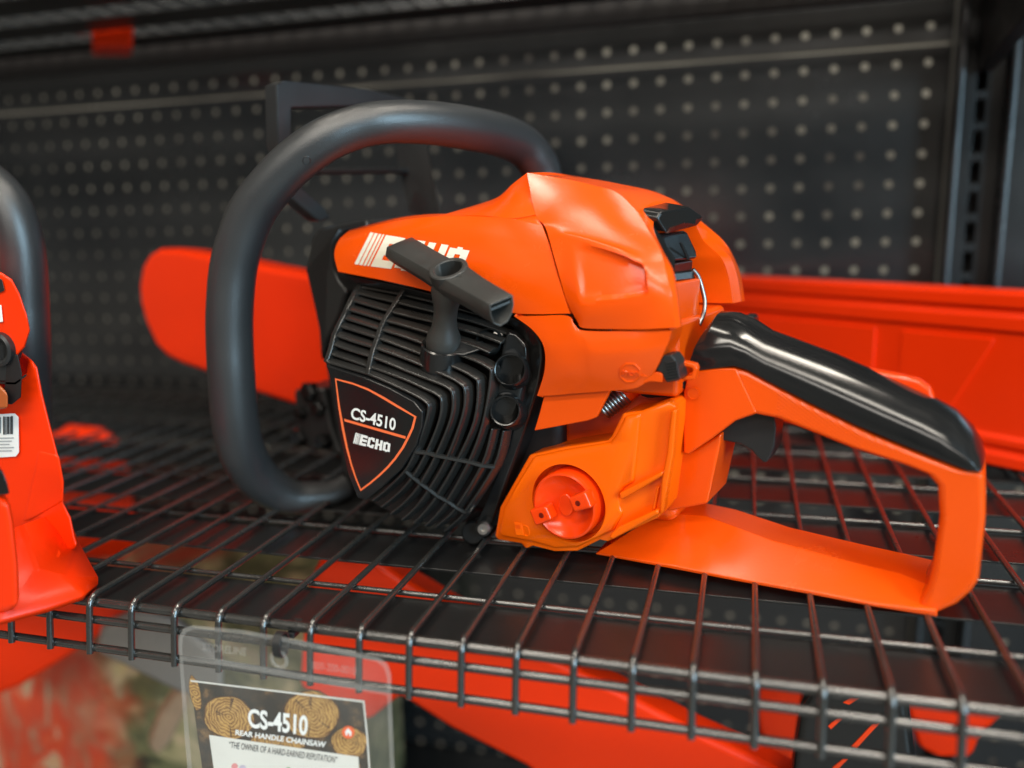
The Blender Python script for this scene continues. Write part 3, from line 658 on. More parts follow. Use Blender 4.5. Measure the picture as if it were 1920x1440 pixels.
cap = lathe('fuel_cap', fc_, (0, -1, 0), [(0.0184, -0.0105), (0.0184, 0.0040), (0.0180, 0.0050), (0.0170, 0.0054), (0.0158, 0.0046), (0.0120, 0.0014), (0.0060, 0.0004), (0.0, 0.0004)], M['cap'], saw, n=56, ang=40)
def cp(a, d, h): q = math.radians(a); return fc_ + Vector((math.cos(q) * d, -h, math.sin(q) * d))
def lug(a):
    q = math.radians(a); t = Vector((math.cos(q), 0, math.sin(q))); s = Vector((-math.sin(q), 0, math.cos(q)))
    r = [fc_ + t * x + s * y + Vector((0, -0.0015, 0)) for x, y in ((0.0072, -0.0040), (0.0182, -0.0046), (0.0182, 0.0046), (0.0072, 0.0040))]
    o = plate('cap_lug', r, (0, -0.0088, 0), M['cap'], cap, bevel=0.0014)
    lathe('lug_hole_shade', fc_ + t * 0.0118 + Vector((0, -0.0104, 0)), (0, -1, 0), [(0.0015, 0), (0, 0)], M['hole'], o, n=12)  # flat disc on the lug; the hole's shade is only its darker colour
lug(205 - 0); lug(25)
ov = [fc_ + Vector((math.cos(q) * 0.0042 * (1.0) + 0.0, -0.0012, 0)) + Vector((0, 0, math.sin(q) * 0.0062)) for q in [2 * math.pi * k / 20 for k in range(20)]]
plate('cap_centre', ov, (0, -0.0020, 0), M['cap'], cap, bevel=0.0008)
pt_ = lambda x, y: S(x, y, -16.1)
fs = plate('fuel_symbol', [pt_(*q) for q in ((964, 979), (979, 981), (983, 1004), (968, 1003))], (0, -0.0005, 0), M['tank'], tank, bevel=0.0003)
plate('symbol_window', [pt_(*q) + Vector((0, -0.0005, 0)) for q in ((967, 983), (976, 984), (977.5, 991), (968.5, 990))], (0, -0.0002, 0), M['orange'], fs, bevel=0)
link('symbol_hose', *tube_geo(crom([pt_(*q) for q in ((981, 985), (989, 988), (992, 998), (990, 1005), (984, 1003))], 4), 0.00030, 6), M['tank'], fs)

# --- rear handle loop with foot guard
OUT = [(1306, 696), (1376, 688), (1402, 696), (1508, 752), (1638, 816), (1752, 862), (1815, 884), (1846, 888), (1848, 970), (1836, 1089), (1822, 1110), (1795, 1134), (1752, 1154)]
INN = [(1336, 821), (1379, 789), (1409, 776), (1454, 785), (1594, 841), (1690, 872), (1738, 890), (1758, 912), (1761, 970), (1752, 1036), (1747, 1072), (1738, 1104), (1718, 1142)]
HV = 3
loop = ring = None
n = len(OUT)
Of = [S(x, y, HV) for x, y in OUT]; If = [S(x, y, HV) for x, y in INN]
D = INW * 0.040
V = Of + If + [p + D for p in Of] + [p + D for p in If]; Fc = []
for i in range(n - 1):
    j = i + 1
    Fc += [(i, j, n + j, n + i), (2 * n + j, 2 * n + i, 3 * n + i, 3 * n + j), (j, i, 2 * n + i, 2 * n + j), (n + i, n + j, 3 * n + j, 3 * n + i)]
Fc += [(0, n, 3 * n, 2 * n), (n - 1, 2 * n - 1, 4 * n - 1, 3 * n - 1)]
rh = link('rear_handle', V, Fc, M['grip'], saw, bevel=0.0085, seg=6, ang=50)
plate('handle_root', P((1306, 694), (1345, 690), (1380, 690), (1420, 775), (1379, 789), (1336, 822), (1290, 853), (1281, 850), (1281, 735), (1290, 700), v=2.7), INW * 0.0406, M['grip'], rh, bevel=0.004, seg=5)
plate('handle_stem', P((1281, 845), (1300, 846), (1352, 812), (1351, 830), (1326, 945), (1250, 960), (1246, 930), (1256, 850), v=8), INW * 0.036, M['orange'], rh, bevel=0.0015)
lathe('pin_cap', S(1300, 738, 1), (0, -1, 0), [(0.0028, -0.001), (0.0030, 0.0003), (0.0027, 0.0003), (0.0026, 0.0001), (0, 0.0001)], M['orange'], rh, n=24)
# foot: ridge section swept from the tank to the heel
ft = []
for q in (((1116, 1037, 0), (1117, 1040, 0.5), (1236, 961, 24), (1268, 948, 34), (1300, 938, 46)),
          ((1250, 1059, 0), (1250, 1065, 0.5), (1323, 967, 22), (1360, 962, 36), (1380, 955, 48)),
          ((1380, 1084, 0), (1380, 1090, 0.5), (1448, 1013, 20), (1470, 1000, 36), (1480, 988, 48)),
          ((1508, 1106, 0), (1508, 1113, 0.5), (1594, 1053, 18), (1605, 1034, 36), (1612, 1019, 48)),
          ((1640, 1132, 0), (1640, 1138, 0.5), (1690, 1076, 17), (1698, 1062, 36), (1700, 1038, 48)),
          ((1757, 1146, 1), (1757, 1157, 1.5), (1750, 1100, 18), (1752, 1080, 36), (1760, 1052, 48))):
    a, b2, c2, d2, e2 = [S(*z) for z in q]
    ft.append([b2, a, c2, d2, e2, Vector((e2.x, e2.y, 0.002)), Vector((b2.x, b2.y + 0.02, 0.002))])
V = [p for r in ft for p in r]; k7 = 7; Fc = []
for i in range(len(ft) - 1):
    for k in range(k7): Fc.append((i * k7 + k, i * k7 + (k + 1) % k7, (i + 1) * k7 + (k + 1) % k7, (i + 1) * k7 + k))
Fc += [tuple(range(k7)), tuple(range(len(V) - k7, len(V)))]
link('foot_guard', V, Fc, M['orange'], rh, bevel=0.0012, ang=25)
# black grip shell
GT = [(1314, 616), (1329, 592), (1358, 594), (1392, 609), (1424, 630), (1551, 677), (1650, 720), (1752, 768), (1790, 789), (1824, 823), (1842, 857), (1847, 884)]
GB = [(1293, 676), (1309, 695), (1376, 687), (1402, 695), (1440, 716), (1520, 757), (1600, 796), (1700, 838), (1745, 856), (1785, 872), (1815, 884), (1832, 886)]
n = len(GT); f0 = [S(x, y, 2) for x, y in GT]; f1 = [S(x, y, 2) for x, y in GB]
rowsG = []
for i in range(n):
    t, bq = f0[i], f1[i]; D1 = 0.042
    h = (t - bq).length; L = []
    for s, dv in ((0.0, 0.0), (0.36, -0.0002), (0.48, 0.0008), (0.70, 0.0040), (0.86, 0.0090), (0.97, 0.0145)):
        p = bq.lerp(t, s); L.append(Vector((p.x, p.y + dv, p.z)))
    tp = Vector((t.x, 0.023, t.z)); L.append(tp)
    L += [Vector((p.x, 0.046 - (p.y - 0.0), p.z)) for p in L[-2::-1]]
    rowsG.append(L)
v, f = grid_geo(rowsG); nc = len(rowsG[0]); f = list(f)
f.append(tuple(range(nc))); f.append(tuple(range(len(v) - nc, len(v)))); f += [(i * nc, (i + 1) * nc, (i + 1) * nc + nc - 1, i * nc + nc - 1) for i in range(n - 1)]
gr = link('grip_cover', v, f, M['gloss'], rh, bevel=0.0015, seg=3, ang=40)
plate('throttle_lockout', P((1540, 690), (1549, 678), (1607, 689), (1680, 703), (1722, 713), (1744, 729), (1753, 749), (1752, 778), (1640, 740), v=23), INW * 0.009, M['cap'], rh, bevel=0.002)
plate('throttle_trigger', P((1334, 822), (1379, 786), (1405, 772), (1450, 774), (1455, 801), (1452, 836), (1445, 855), (1438, 867), (1431, 868), (1420, 858), (1409, 845), (1388, 833), (1356, 826), v=13), INW * 0.018, M['black'], rh, bevel=0.0022)

# --- switch, bracket loop, spring
raised('switch_bracket', [(1205, 704), (1222, 697), (1240, 699), (1243, 704), (1241, 718), (1220, 716), (1200, 722)], -24, 0.006, M['orange'], 0.0012, saw)
raised('slot_shade', [(1196, 727), (1215, 718), (1250, 712), (1280, 713), (1282, 727), (1270, 744), (1215, 746), (1203, 742)], 2, 0.004, M['dark'], 0.0, saw)  # dark plate in place of an opening, shade put into its colour
lo = [(1262, 676), (1284, 678), (1303, 683), (1307, 691), (1302, 712), (1285, 713), (1262, 708), (1258, 692)]
li = [(1268, 685), (1284, 687), (1297, 690), (1299, 694), (1296, 704), (1284, 706), (1268, 703), (1265, 694)]
v, f = ring_geo(P(*lo, v=-14), P(*li, v=-14), INW * 0.005); link('choke_lever', v, f, M['orange'], saw, bevel=0.0008)
sw_ = plate('stop_switch', P((1229, 695), (1243, 666), (1259, 665), (1268, 677), (1275, 709), (1272, 714), (1250, 718), (1246, 712), (1241, 700), v=-24), INW * 0.012, M['black'], saw, bevel=0.0012)
for k in range(7):
    t = k / 6; a = S(1246 + 2 * t + 3, 682 + 33 * t - 1, -24.4); c = S(1268 + 6 * t, 679 + 31 * t - 1, -24.4)
    link('grip_ridge', *tube_geo([a, c], 0.00055, 6), M['black'], sw_)
sp0 = S(1128, 768, -2); sp1 = S(1171, 735, 4); spa = (sp1 - sp0).normalized(); L = (sp1 - sp0).length
t_1 = spa.cross(Vector((0, 1, 0))).normalized(); t_2 = spa.cross(t_1); cp_ = []
for k in range(8 * 16 + 1):
    q = 2 * math.pi * k / 16; cp_.append(sp0 + spa * (L * k / 128) + (t_1 * math.cos(q) + t_2 * math.sin(q)) * 0.0056)
tube('damper_spring', cp_, 0.00095, M['spring'], saw, n=8)
link('spring_seat', *tube_geo([sp1 - spa * 0.003, sp1 + spa * 0.012, sp1 + spa * 0.028], 0.0060, 16), M['cap'], saw)
raised('tank_upper', [(1000, 835), (1030, 800), (1118, 788), (1150, 770), (1200, 735), (1260, 745), (1170, 775), (1148, 812), (1060, 830)], 14, 0.03, M['orange'], 0.002, saw)
link('intake_body', *box_geo((-0.03, 0.02, 0.06), (0.03, 0.07, 0.11)), M['orange'], saw, bevel=0.003)

# --- front handle, hand guard, front casing, muffler
fh = [(648, 912, 22), (622, 925, 12), (590, 931, 2), (548, 932, -10), (508, 914, -22), (474, 884, -34), (452, 840, -44), (440, 780, -50), (434, 700, -52), (431, 640, -52), (431, 580, -52), (437, 508, -51), (450, 454, -50), (472, 398, -48), (506, 351, -45), (549, 306, -40), (607, 264, -32), (669, 239, -20), (727, 229, -8), (800, 230, 12), (875, 240, 38), (939, 254, 66), (978, 272, 84), (1003, 298, 94), (1016, 330, 100), (1020, 400, 102)]
pts = [S(*q) for q in fh]
pxr = [24, 26, 29, 33, 38, 41, 42.5, 43, 43, 43, 43, 43, 43, 43, 42, 41.5, 40.5, 39.5, 39, 39.5, 40, 39, 38, 37, 37, 36]
rd = [S.depth(p) * k / F for p, k in zip(pts, pxr)]
path = crom(pts, 5); rads = []
for i in range(len(rd) - 1):
    for k in range(5): rads.append(rd[i] + (rd[i + 1] - rd[i]) * k / 5)
rads.append(rd[-1])
fhd = tube('front_handle', path, rads, M['rubber'], saw, n=28)
ph_ = on_surface(fhd, 0.0)
link('mould_mark', *tube_geo([ph_(575 + 7 * math.cos(2 * math.pi * k / 18), 301 + 8 * math.sin(2 * math.pi * k / 18)) for k in range(18)], 0.00030, 6, closed=True), M['black'], fhd)
BK = Vector((-1, 0, 0))
gd = plate('hand_guard', P((517, 156, -8), (538, 151, -6), (690, 166, 60), (770, 186, 95), (770, 225, 95), (690, 200, 62), (566, 203, 6), (548, 204, -2), (546, 255, -4), (560, 345, 4), (608, 392, 16), (622, 408, 22), (600, 416, 16), (546, 372, 0), (520, 270, -8)), BK * 0.010, M['black'], saw, bevel=0.003)
plate('guard_bar', P((570, 314, 10), (776, 314, 100), (776, 326, 100), (570, 328, 10)), BK * 0.008, M['black'], gd, bevel=0.002)
plate('guard_leg', P((752, 215, 96), (795, 225, 100), (806, 288, 100), (826, 385, 96), (828, 410, 96), (786, 400, 94), (768, 300, 98)), BK * 0.010, M['black'], gd, bevel=0.003)
plate('guard_strut', P((553, 352, 4), (562, 350, 6), (606, 388, 16), (612, 396, 18), (600, 398, 16), (590, 392, 14)), (-0.004, -0.004, 0.004), M['rubber'], gd, bevel=0.001)
plate('front_casing', P((582, 445, 6), (596, 428, 8), (640, 417, 10), (690, 409, 14), (690, 424, 10), (640, 434, 4), (627, 455, 0), (622, 500, -2), (632, 525, -2), (650, 548, -4), (640, 590, 2), (612, 640, 8), (600, 680, 10), (596, 620, 8), (586, 567, 6), (580, 505, 4)), INW * 0.05, M['black'], saw, bevel=0.004)
plate('front_wall', P((600, 640), (640, 560), (680, 560), (690, 900), (655, 935), (640, 890), (620, 760), v=24), INW * 0.05, M['black'], saw, bevel=0.004)
mf = plate('bumper', P((549, 732), (575, 722), (605, 728), (612, 760), (620, 800), (640, 855), (600, 845), (560, 840), (545, 832), (540, 818), (556, 800), (552, 760), v=32), INW * 0.03, M['black'], saw, bevel=0.004)
for (x, y, v_, r) in ((575, 735, 28, 0.007), (592, 766, 28, 0.006), (556, 822, 28, 0.007), (560, 775, 28, 0.005), (600, 830, 24, 0.006)):
    lathe('bumper_bolt', S(x, y, v_), (0, -1, 0), [(r, -0.006), (r, 0), (r * .7, 0.002), (0, 0.002)], M['gloss'], mf, n=6, ang=20)
# bar scabbard on this saw's own bar
bs_ = thing('bar_scabbard', 'red-orange scabbard with a blunt rounded tip on the bar of the centre chainsaw', 'scabbard', S.o, S.deg, 'orange bar scabbards')
tip = [(258, 535), (264, 498), (276, 478), (294, 466), (330, 468), (400, 479), (500, 500), (640, 525), (660, 780), (600, 775), (546, 760), (478, 738), (420, 716), (394, 703), (340, 684), (312, 670), (290, 648), (270, 604), (260, 565)]
plate('shell', P(*tip, v=62), INW * 0.028, M['red'], bs_, bevel=0.006, seg=4)

# ------------------------------------------------------------------ hanging price tag in a clear sleeve
TY = 0.3085
def pt(x, y, d=0.0): return onY(x, y, TY - d)
def ptag(o): return o
clear = bpy.data.materials.new('clear_vinyl'); clear.use_nodes = True
nt = clear.node_tree; nt.nodes.clear()
o_ = nt.nodes.new('ShaderNodeOutputMaterial'); mx = nt.nodes.new('ShaderNodeMixShader'); tr = nt.nodes.new('ShaderNodeBsdfTransparent'); gl = nt.nodes.new('ShaderNodeBsdfPrincipled')
gl.inputs['Base Color'].default_value = (0.55, 0.52, 0.48, 1); gl.inputs['Roughness'].default_value = 0.16; tr.inputs['Color'].default_value = (0.985, 0.98, 0.97, 1)
nz = nt.nodes.new('ShaderNodeTexNoise'); nz.inputs['Scale'].default_value = 45; nz.inputs['Detail'].default_value = 5
tcx = nt.nodes.new('ShaderNodeTexCoord'); nt.links.new(tcx.outputs['Object'], nz.inputs['Vector'])
mrx = nt.nodes.new('ShaderNodeMapRange'); mrx.inputs['To Min'].default_value = 0.015; mrx.inputs['To Max'].default_value = 0.10; nt.links.new(nz.outputs['Fac'], mrx.inputs['Value'])
bpx = nt.nodes.new('ShaderNodeBump'); bpx.inputs['Strength'].default_value = 0.35; bpx.inputs['Distance'].default_value = 0.002; nt.links.new(nz.outputs['Fac'], bpx.inputs['Height']); nt.links.new(bpx.outputs[0], gl.inputs['Normal'])
nt.links.new(mrx.outputs[0], mx.inputs[0]); nt.links.new(tr.outputs[0], mx.inputs[1]); nt.links.new(gl.outputs[0], mx.inputs[2]); nt.links.new(mx.outputs[0], o_.inputs[0])
seam = clear.copy(); seam.name = 'vinyl_seam'
for nd in seam.node_tree.nodes:
    if nd.type == 'MAP_RANGE': nd.inputs['To Min'].default_value = 0.10; nd.inputs['To Max'].default_value = 0.38
tagt = thing('price_tag', 'printed card in a clear vinyl sleeve hanging from the front lip', 'price tag', (0, 0, 0))
SL = [(335, 1205), (337, 1190), (345, 1178), (360, 1173), (450, 1181), (560, 1200), (690, 1229), (712, 1234), (727, 1246), (733, 1265), (735, 1330), (741, 1480), (742, 1600), (372, 1600), (355, 1480), (346, 1380), (338, 1260)]
sl = plate('sleeve', [pt(*p) for p in SL], (0, 0.0006, 0), clear, tagt, bevel=0)
q = SL; ccx = (540, 1400)
inn = [shrink(p, 9, ccx) for p in SL]
n = len(SL); V = [pt(*p, 0.0004) for p in SL] + [pt(*p, 0.0004) for p in inn]
link('sleeve_seam', V, [(i, (i + 1) % n, n + (i + 1) % n, n + i) for i in range(n)], seam, sl, smooth=False)
link('sleeve_seam', [pt(*p, 0.0004) for p in ((338, 1228), (420, 1237), (540, 1258), (730, 1294), (731, 1305), (540, 1270), (420, 1248), (339, 1239))], [(0, 1, 6, 7), (1, 2, 5, 6), (2, 3, 4, 5)], seam, sl, smooth=False)
rgv, rgf = lathe_geo(pt(523, 1237, 0.0006), (0, -1, 0), [(0.0050, 0), (0.0044, 0.0004), (0.0032, 0.0004), (0.0028, 0)], 28, caps=False); link('sleeve_eyelet', rgv, rgf, seam, sl)
letters('embossed_lettering', text_geo('STORELINE', 0.02), [(379, 1220), (462, 1230), (463, 1215), (380, 1205)], lambda x, y: pt(x, y, 0.0005), seam, sl)
letters('embossed_lettering', text_geo('800-200-0010', 0.02), [(585, 1254), (668, 1266), (669, 1251), (586, 1239)], lambda x, y: pt(x, y, 0.0005), seam, sl)
# the card: procedural wood-ends photograph around the white panel
cm = bpy.data.materials.new('card_print'); cm.use_nodes = True; nt = cm.node_tree; b = nt.nodes['Principled BSDF']; b.inputs['Roughness'].default_value = 0.4
tcx = nt.nodes.new('ShaderNodeTexCoord'); ns = nt.nodes.new('ShaderNodeTexNoise'); ns.inputs['Scale'].default_value = 150; ns.inputs['Detail'].default_value = 9
rp_ = nt.nodes.new('ShaderNodeValToRGB'); rp_.color_ramp.elements[0].position = 0.4; rp_.color_ramp.elements[0].color = (0.022, 0.018, 0.014, 1)
e_ = rp_.color_ramp.elements.new(0.58); e_.color = (0.05, 0.032, 0.018, 1); rp_.color_ramp.elements[-1].position = 0.72; rp_.color_ramp.elements[-1].color = (0.22, 0.12, 0.045, 1)
nt.links.new(tcx.outputs['Object'], ns.inputs['Vector']); nt.links.new(ns.outputs['Fac'], rp_.inputs[0]); nt.links.new(rp_.outputs[0], b.inputs['Base Color'])
card = plate('card', [pt(*p, -0.0012) for p in ((357, 1275), (683, 1314), (690, 1380), (702, 1540), (705, 1600), (400, 1600), (392, 1530), (372, 1390))], (0, 0.0004, 0), cm, tagt, bevel=0)
V = [pt(*p, -0.0009) for p in ((357, 1275), (683, 1314), (690, 1380), (705, 1600), (702, 1600), (687, 1380), (680.5, 1317), (357.5, 1278))]
link('card_edge', V, [(0, 1, 6, 7), (1, 2, 5, 6), (2, 3, 4, 5)], M['white'], card, smooth=False)
bark = mat('bark_print', (0.07, 0.028, 0.010), 0.5, rvar=0)
def logend(cx, cy, rx, ry, rot, seed):
    m = bpy.data.materials.new('log_end_print'); m.use_nodes = True; nt = m.node_tree; b = nt.nodes['Principled BSDF']; b.inputs['Roughness'].default_value = 0.4
    c = pt(cx, cy, -0.0010)
    tcx = nt.nodes.new('ShaderNodeTexCoord'); mp = nt.nodes.new('ShaderNodeMapping'); mp.inputs['Location'].default_value = (-c.x, -c.y, -c.z)
    ds = nt.nodes.new('ShaderNodeTexNoise'); ds.inputs['Scale'].default_value = 160; ds.inputs['Detail'].default_value = 6
    wv = nt.nodes.new('ShaderNodeTexWave'); wv.wave_type = 'RINGS'; wv.rings_direction = 'Y'; wv.inputs['Scale'].default_value = 190; wv.inputs['Distortion'].default_value = 9; wv.inputs['Detail'].default_value = 4; wv.inputs['Detail Scale'].default_value = 1.2
    rp_ = nt.nodes.new('ShaderNodeValToRGB'); rp_.color_ramp.elements[0].color = (0.20, 0.085, 0.018, 1); rp_.color_ramp.elements[0].position = 0.3; rp_.color_ramp.elements[1].color = (0.62, 0.36, 0.10, 1); rp_.color_ramp.elements[1].position = 0.7
    mxx = nt.nodes.new('ShaderNodeMix'); mxx.data_type = 'FLOAT'; mxx.inputs[0].default_value = 0.62
    nt.links.new(tcx.outputs['Object'], mp.inputs[0]); nt.links.new(mp.outputs[0], wv.inputs[0]); nt.links.new(mp.outputs[0], ds.inputs[0])
    nt.links.new(wv.outputs['Fac'], mxx.inputs[2]); nt.links.new(ds.outputs['Fac'], mxx.inputs[3]); nt.links.new(mxx.outputs[0], rp_.inputs[0]); nt.links.new(rp_.outputs[0], b.inputs['Base Color'])
    rnd = random.Random(seed); V = []; N = 40
    for k in range(N):
        a = 2 * math.pi * k / N; w = 1 + 0.05 * math.sin(2 * a + seed) + 0.03 * math.sin(5 * a + 2 * seed) + rnd.uniform(-.012, .012)
        x = rx * w * math.cos(a); y = ry * w * math.sin(a); ca, sa = math.cos(rot), math.sin(rot)
        V.append(pt(cx + x * ca - y * sa, cy + x * sa + y * ca, -0.0010))
    link('log_end', V, [tuple(range(N))], m, card, smooth=False)
    cc_ = sum(V, Vector()) / N; bk_ = [cc_ + (p - cc_) * (1.045 + 0.03 * rnd.random()) for p in V]
    link('log_bark', [p + Vector((0, -0.00004, 0)) for p in V] + [p + Vector((0, -0.00004, 0)) for p in bk_], [(k, (k + 1) % N, N + (k + 1) % N, N + k) for k in range(N)], bark, card, smooth=False)
    for k in range(5):
        a = rnd.uniform(0, 6.28); l0, l1 = rnd.uniform(.05, .3), rnd.uniform(.5, .95); dx, dy = math.cos(a), math.sin(a)
        link('log_crack', [pt(cx + rx * (dx * l0), cy + ry * dy * l0, -0.00092), pt(cx + rx * (dx * l1 - dy * .03), cy + ry * (dy * l1 + dx * .03), -0.00092), pt(cx + rx * (dx * l1 + dy * .03), cy + ry * (dy * l1 - dx * .03), -0.00092)], [(0, 1, 2)], bark, card, smooth=False)
logend(366, 1300, 9, 34, -0.2, 8); logend(655, 1450, 20, 26, 0.2, 9); logend(429, 1345, 45, 40, 0.2, 1); logend(584, 1340, 48, 46, 0.3, 2); logend(655, 1392, 32, 29, 0.5, 3); logend(520, 1392, 52, 12, 0.15, 4)
link('card_panel', [pt(*p, -0.0007) for p in ((392, 1378), (672, 1419), (676, 1480), (684, 1590), (418, 1590), (402, 1450))], [tuple(range(6))], M['white'], card, smooth=False)
pc = lambda x, y: pt(x, y, -0.0005)
ink = mat('grey_ink', (0.035, 0.035, 0.038), 0.5, rvar=0)
wt = mat('white_ink', (0.86, 0.86, 0.84), 0.5, rvar=0)
letters('card_lettering', text_geo('CS-4510', 0.03), [(466, 1364), (576, 1380), (578, 1342), (464, 1328)], pc, wt, card)
letters('card_lettering', text_geo('REAR HANDLE CHAINSAW', 0.03), [(441, 1378), (610, 1402), (612, 1391), (442, 1368)], pc, wt, card)
letters('card_lettering', text_geo('\u201cTHE OWNER OF A HARD-EARNED REPUTATION\u201d', 0.0), [(429, 1402), (631, 1431), (633, 1419), (430, 1390)], pc, ink, card)
N = 24; link('icon_disc', [pt(653 + 12 * math.cos(2 * math.pi * k / N), 1373 + 12 * math.sin(2 * math.pi * k / N), -0.0006) for k in range(N)], [tuple(range(N))], M['line'], card, smooth=False)
link('icon_house', [pc(*p) for p in ((646, 1373), (653, 1365), (660, 1374), (658.5, 1374), (658.5, 1380), (655, 1379.5), (655, 1375), (651.5, 1374.6), (651.5, 1379), (648, 1378.6), (648, 1373))], [tuple(range(11))], wt, card, smooth=False)
for x, y, r, c in ((440, 1437, 6, (0.75, 0.30, 0.30)), (455, 1441, 7, (0.55, 0.50, 0.60)), (541, 1443, 5, (0.30, 0.42, 0.22))):
    link('card_picture', [pt(x + r * math.cos(2 * math.pi * k / 14), y + r * math.sin(2 * math.pi * k / 14), -0.0006) for k in range(14)], [tuple(range(14))], mat('card_picture_ink', c, 0.5, rvar=0), card, smooth=False)
zt = thing('zip_tie', 'small black zip tie looped through the sleeve eyelet and round the front lip bar', 'zip tie', (0, 0, 0))
c1 = onY(524, 1206, 0.3100)
lp = []
for k in range(24):
    a = 2 * math.pi * k / 24; lp.append(c1 + Vector((0.0006 * math.cos(a), -0.0045 * math.cos(a) + 0.001, 0.0052 * math.sin(a) - 0.001)))
V = []; Fc = []
for i, p in enumerate(lp):
    t = (lp[(i + 1) % 24] - lp[i - 1]).normalized(); nn = Vector((1, 0, 0)).cross(t).normalized()
    for s, w in ((-1, 0), (1, 0), (1, 1), (-1, 1)): V.append(p + Vector((0.0021 * s, 0, 0)) + nn * 0.0010 * w)
for i in range(24):
    for k in range(4): Fc.append((i * 4 + k, i * 4 + (k + 1) % 4, ((i + 1) % 24) * 4 + (k + 1) % 4, ((i + 1) % 24) * 4 + k))
link('strap', V, Fc, M['black'], zt, bevel=0.0002, seg=2)
box('lock_head', tuple(onY(536, 1189, 0.319) + Vector((0, 0, -0.0022))), tuple(onY(560, 1187, 0.325) + Vector((0.001, 0, 0.003))), M['black'], zt, bevel=0.0006)
plate('strap_tail', [onY(549, 1180, 0.320), onY(562, 1178, 0.320), onY(566, 1162, 0.326), onY(552, 1160, 0.326)], (0, 0.0012, 0), M['black'], zt, bevel=0.0003)

# ------------------------------------------------------------------ second chainsaw at the left edge of the picture
LS = Frame((-0.3226, 0.3283, 0.0), -76)
YL = 0.335
ls = thing('chainsaw', 'red-orange chainsaw cut off by the left edge, black handle curving up behind it', 'chainsaw', (-0.37, YL, 0), 0, 'chainsaws')
def pl_(x, y, Y): return onY(x, y, Y) - Vector((-0.37, YL, 0))
LD = Vector((-0.80, 0.60, 0))
def lplate(name, pts, Y, d, m, par=None, bevel=0.003, **k): return plate(name, [pl_(x, y, Y) for x, y in pts], LD * d, m, par or ls, bevel=bevel, **k)
lplate('lower_body', [(-200, 690), (-40, 690), (0, 712), (30, 715), (52, 700), (56, 668), (72, 690), (82, 740), (95, 792), (110, 850), (122, 905), (121, 945), (135, 972), (142, 1005), (150, 1030), (40, 1080), (-200, 1080)], 0.348, 0.07, M['red'], bevel=0.006, seg=4)
lplate('upper_cover', [(-200, 480), (-20, 500), (6, 512), (24, 524), (38, 550), (52, 590), (58, 620), (48, 652), (30, 672), (28, 715), (-200, 715)], 0.342, 0.08, M['red'], bevel=0.008, seg=4)
lplate('recess_shade', [(14, 668), (34, 664), (42, 700), (40, 745), (22, 760), (8, 756)], 0.3405, 0.004, M['dark'], bevel=0.001)  # flat dark plate; the recess is only shade put into its colour
lplate('side_decal', [(-30, 505), (4, 524), (9, 545), (-6, 552), (-30, 540)], 0.3410, 0.002, M['black'], bevel=0.0005)
lplate('side_decal', [(-30, 572), (3, 572), (6, 604), (-30, 608)], 0.3410, 0.002, M['white'], bevel=0.0005)
lathe('switch_knob', pl_(-2, 655, 0.340), (0, -1, 0), [(0.009, -0.006), (0.009, 0.001), (0.0075, 0.0018), (0.006, 0.001), (0.006, -0.001), (0, -0.001)], M['black'], ls, n=28)
lplate('switch_plate', [(-40, 628), (8, 636), (18, 668), (18, 715), (-40, 715)], 0.341, 0.002, M['black'], bevel=0.0006)
lplate('filler_cap', [(-60, 720), (0, 722), (16, 738), (16, 768), (-60, 772)], 0.336, 0.01, mat('amber_plastic', (0.40, 0.09, 0.02), 0.35), bevel=0.002)
lb = lplate('paper_label', [(-60, 780), (28, 775), (35, 782), (36, 848), (30, 856), (-60, 862)], 0.3468, 0.0006, M['white'], bevel=0.0003)
ik = M['dark']
for x0, x1, y0, y1 in ((-8, -5, 782, 812), (-3, 1, 782, 812), (6, 9, 781, 815), (10.5, 12, 781, 815), (13.5, 17, 781, 814), (18.5, 20, 781, 814), (21, 24, 780, 814)):
    link('label_print', [pl_(x0, y0, 0.3464), pl_(x1, y0, 0.3464), pl_(x1, y1, 0.3464), pl_(x0, y1, 0.3464)], [(0, 1, 2, 3)], ik, lb, smooth=False)
for k, y in enumerate((821, 827, 833, 839, 845)):
    link('label_print', [pl_(-20, y, 0.3464), pl_(26 - 4 * (k % 3), y - 1, 0.3464), pl_(26 - 4 * (k % 3), y + 1, 0.3464), pl_(-20, y + 2, 0.3464)], [(0, 1, 2, 3)], mat('grey_print', (0.35, 0.35, 0.35), 0.5, rvar=0), lb, smooth=False)
# foot wedge and rear handle
fA = [onZ(*p) - Vector((-0.37, YL, 0)) for p in []]
ftop = [pl_(30, 990, 0.335), pl_(130, 965, 0.365), pl_(168, 1060, 0.345)]
V = [pl_(-60, 1020, 0.30), pl_(40, 985, 0.330), pl_(122, 955, 0.365), pl_(150, 1020, 0.360), pl_(184, 1082, 0.335), pl_(184, 1094, 0.333), pl_(160, 1112, 0.318), pl_(90, 1136, 0.302), pl_(0, 1160, 0.285), pl_(-60, 1172, 0.28)]
V += [pl_(70, 1070, 0.318), pl_(120, 1080, 0.322)]
Fc = [(0, 1, 10, 8, 9), (1, 2, 3, 11, 10), (3, 4, 5, 6, 11), (10, 11, 6, 7, 8)]
fo = link('foot_guard', V, Fc, M['red'], ls, bevel=0.002, ang=20); sm = fo.modifiers.new('solid', 'SOLIDIFY'); sm.thickness = 0.004; sm.offset = -1
lplate('rear_handle', [(-60, 935), (18, 930), (28, 980), (37, 1060), (40, 1150), (10, 1158), (-60, 1168)], 0.285, 0.03, M['red'], bevel=0.006, seg=4)
lplate('handle_grip', [(-60, 860), (-10, 868), (6, 885), (14, 905), (19, 928), (-60, 936)], 0.2855, 0.029, M['gloss'], bevel=0.006, seg=4)
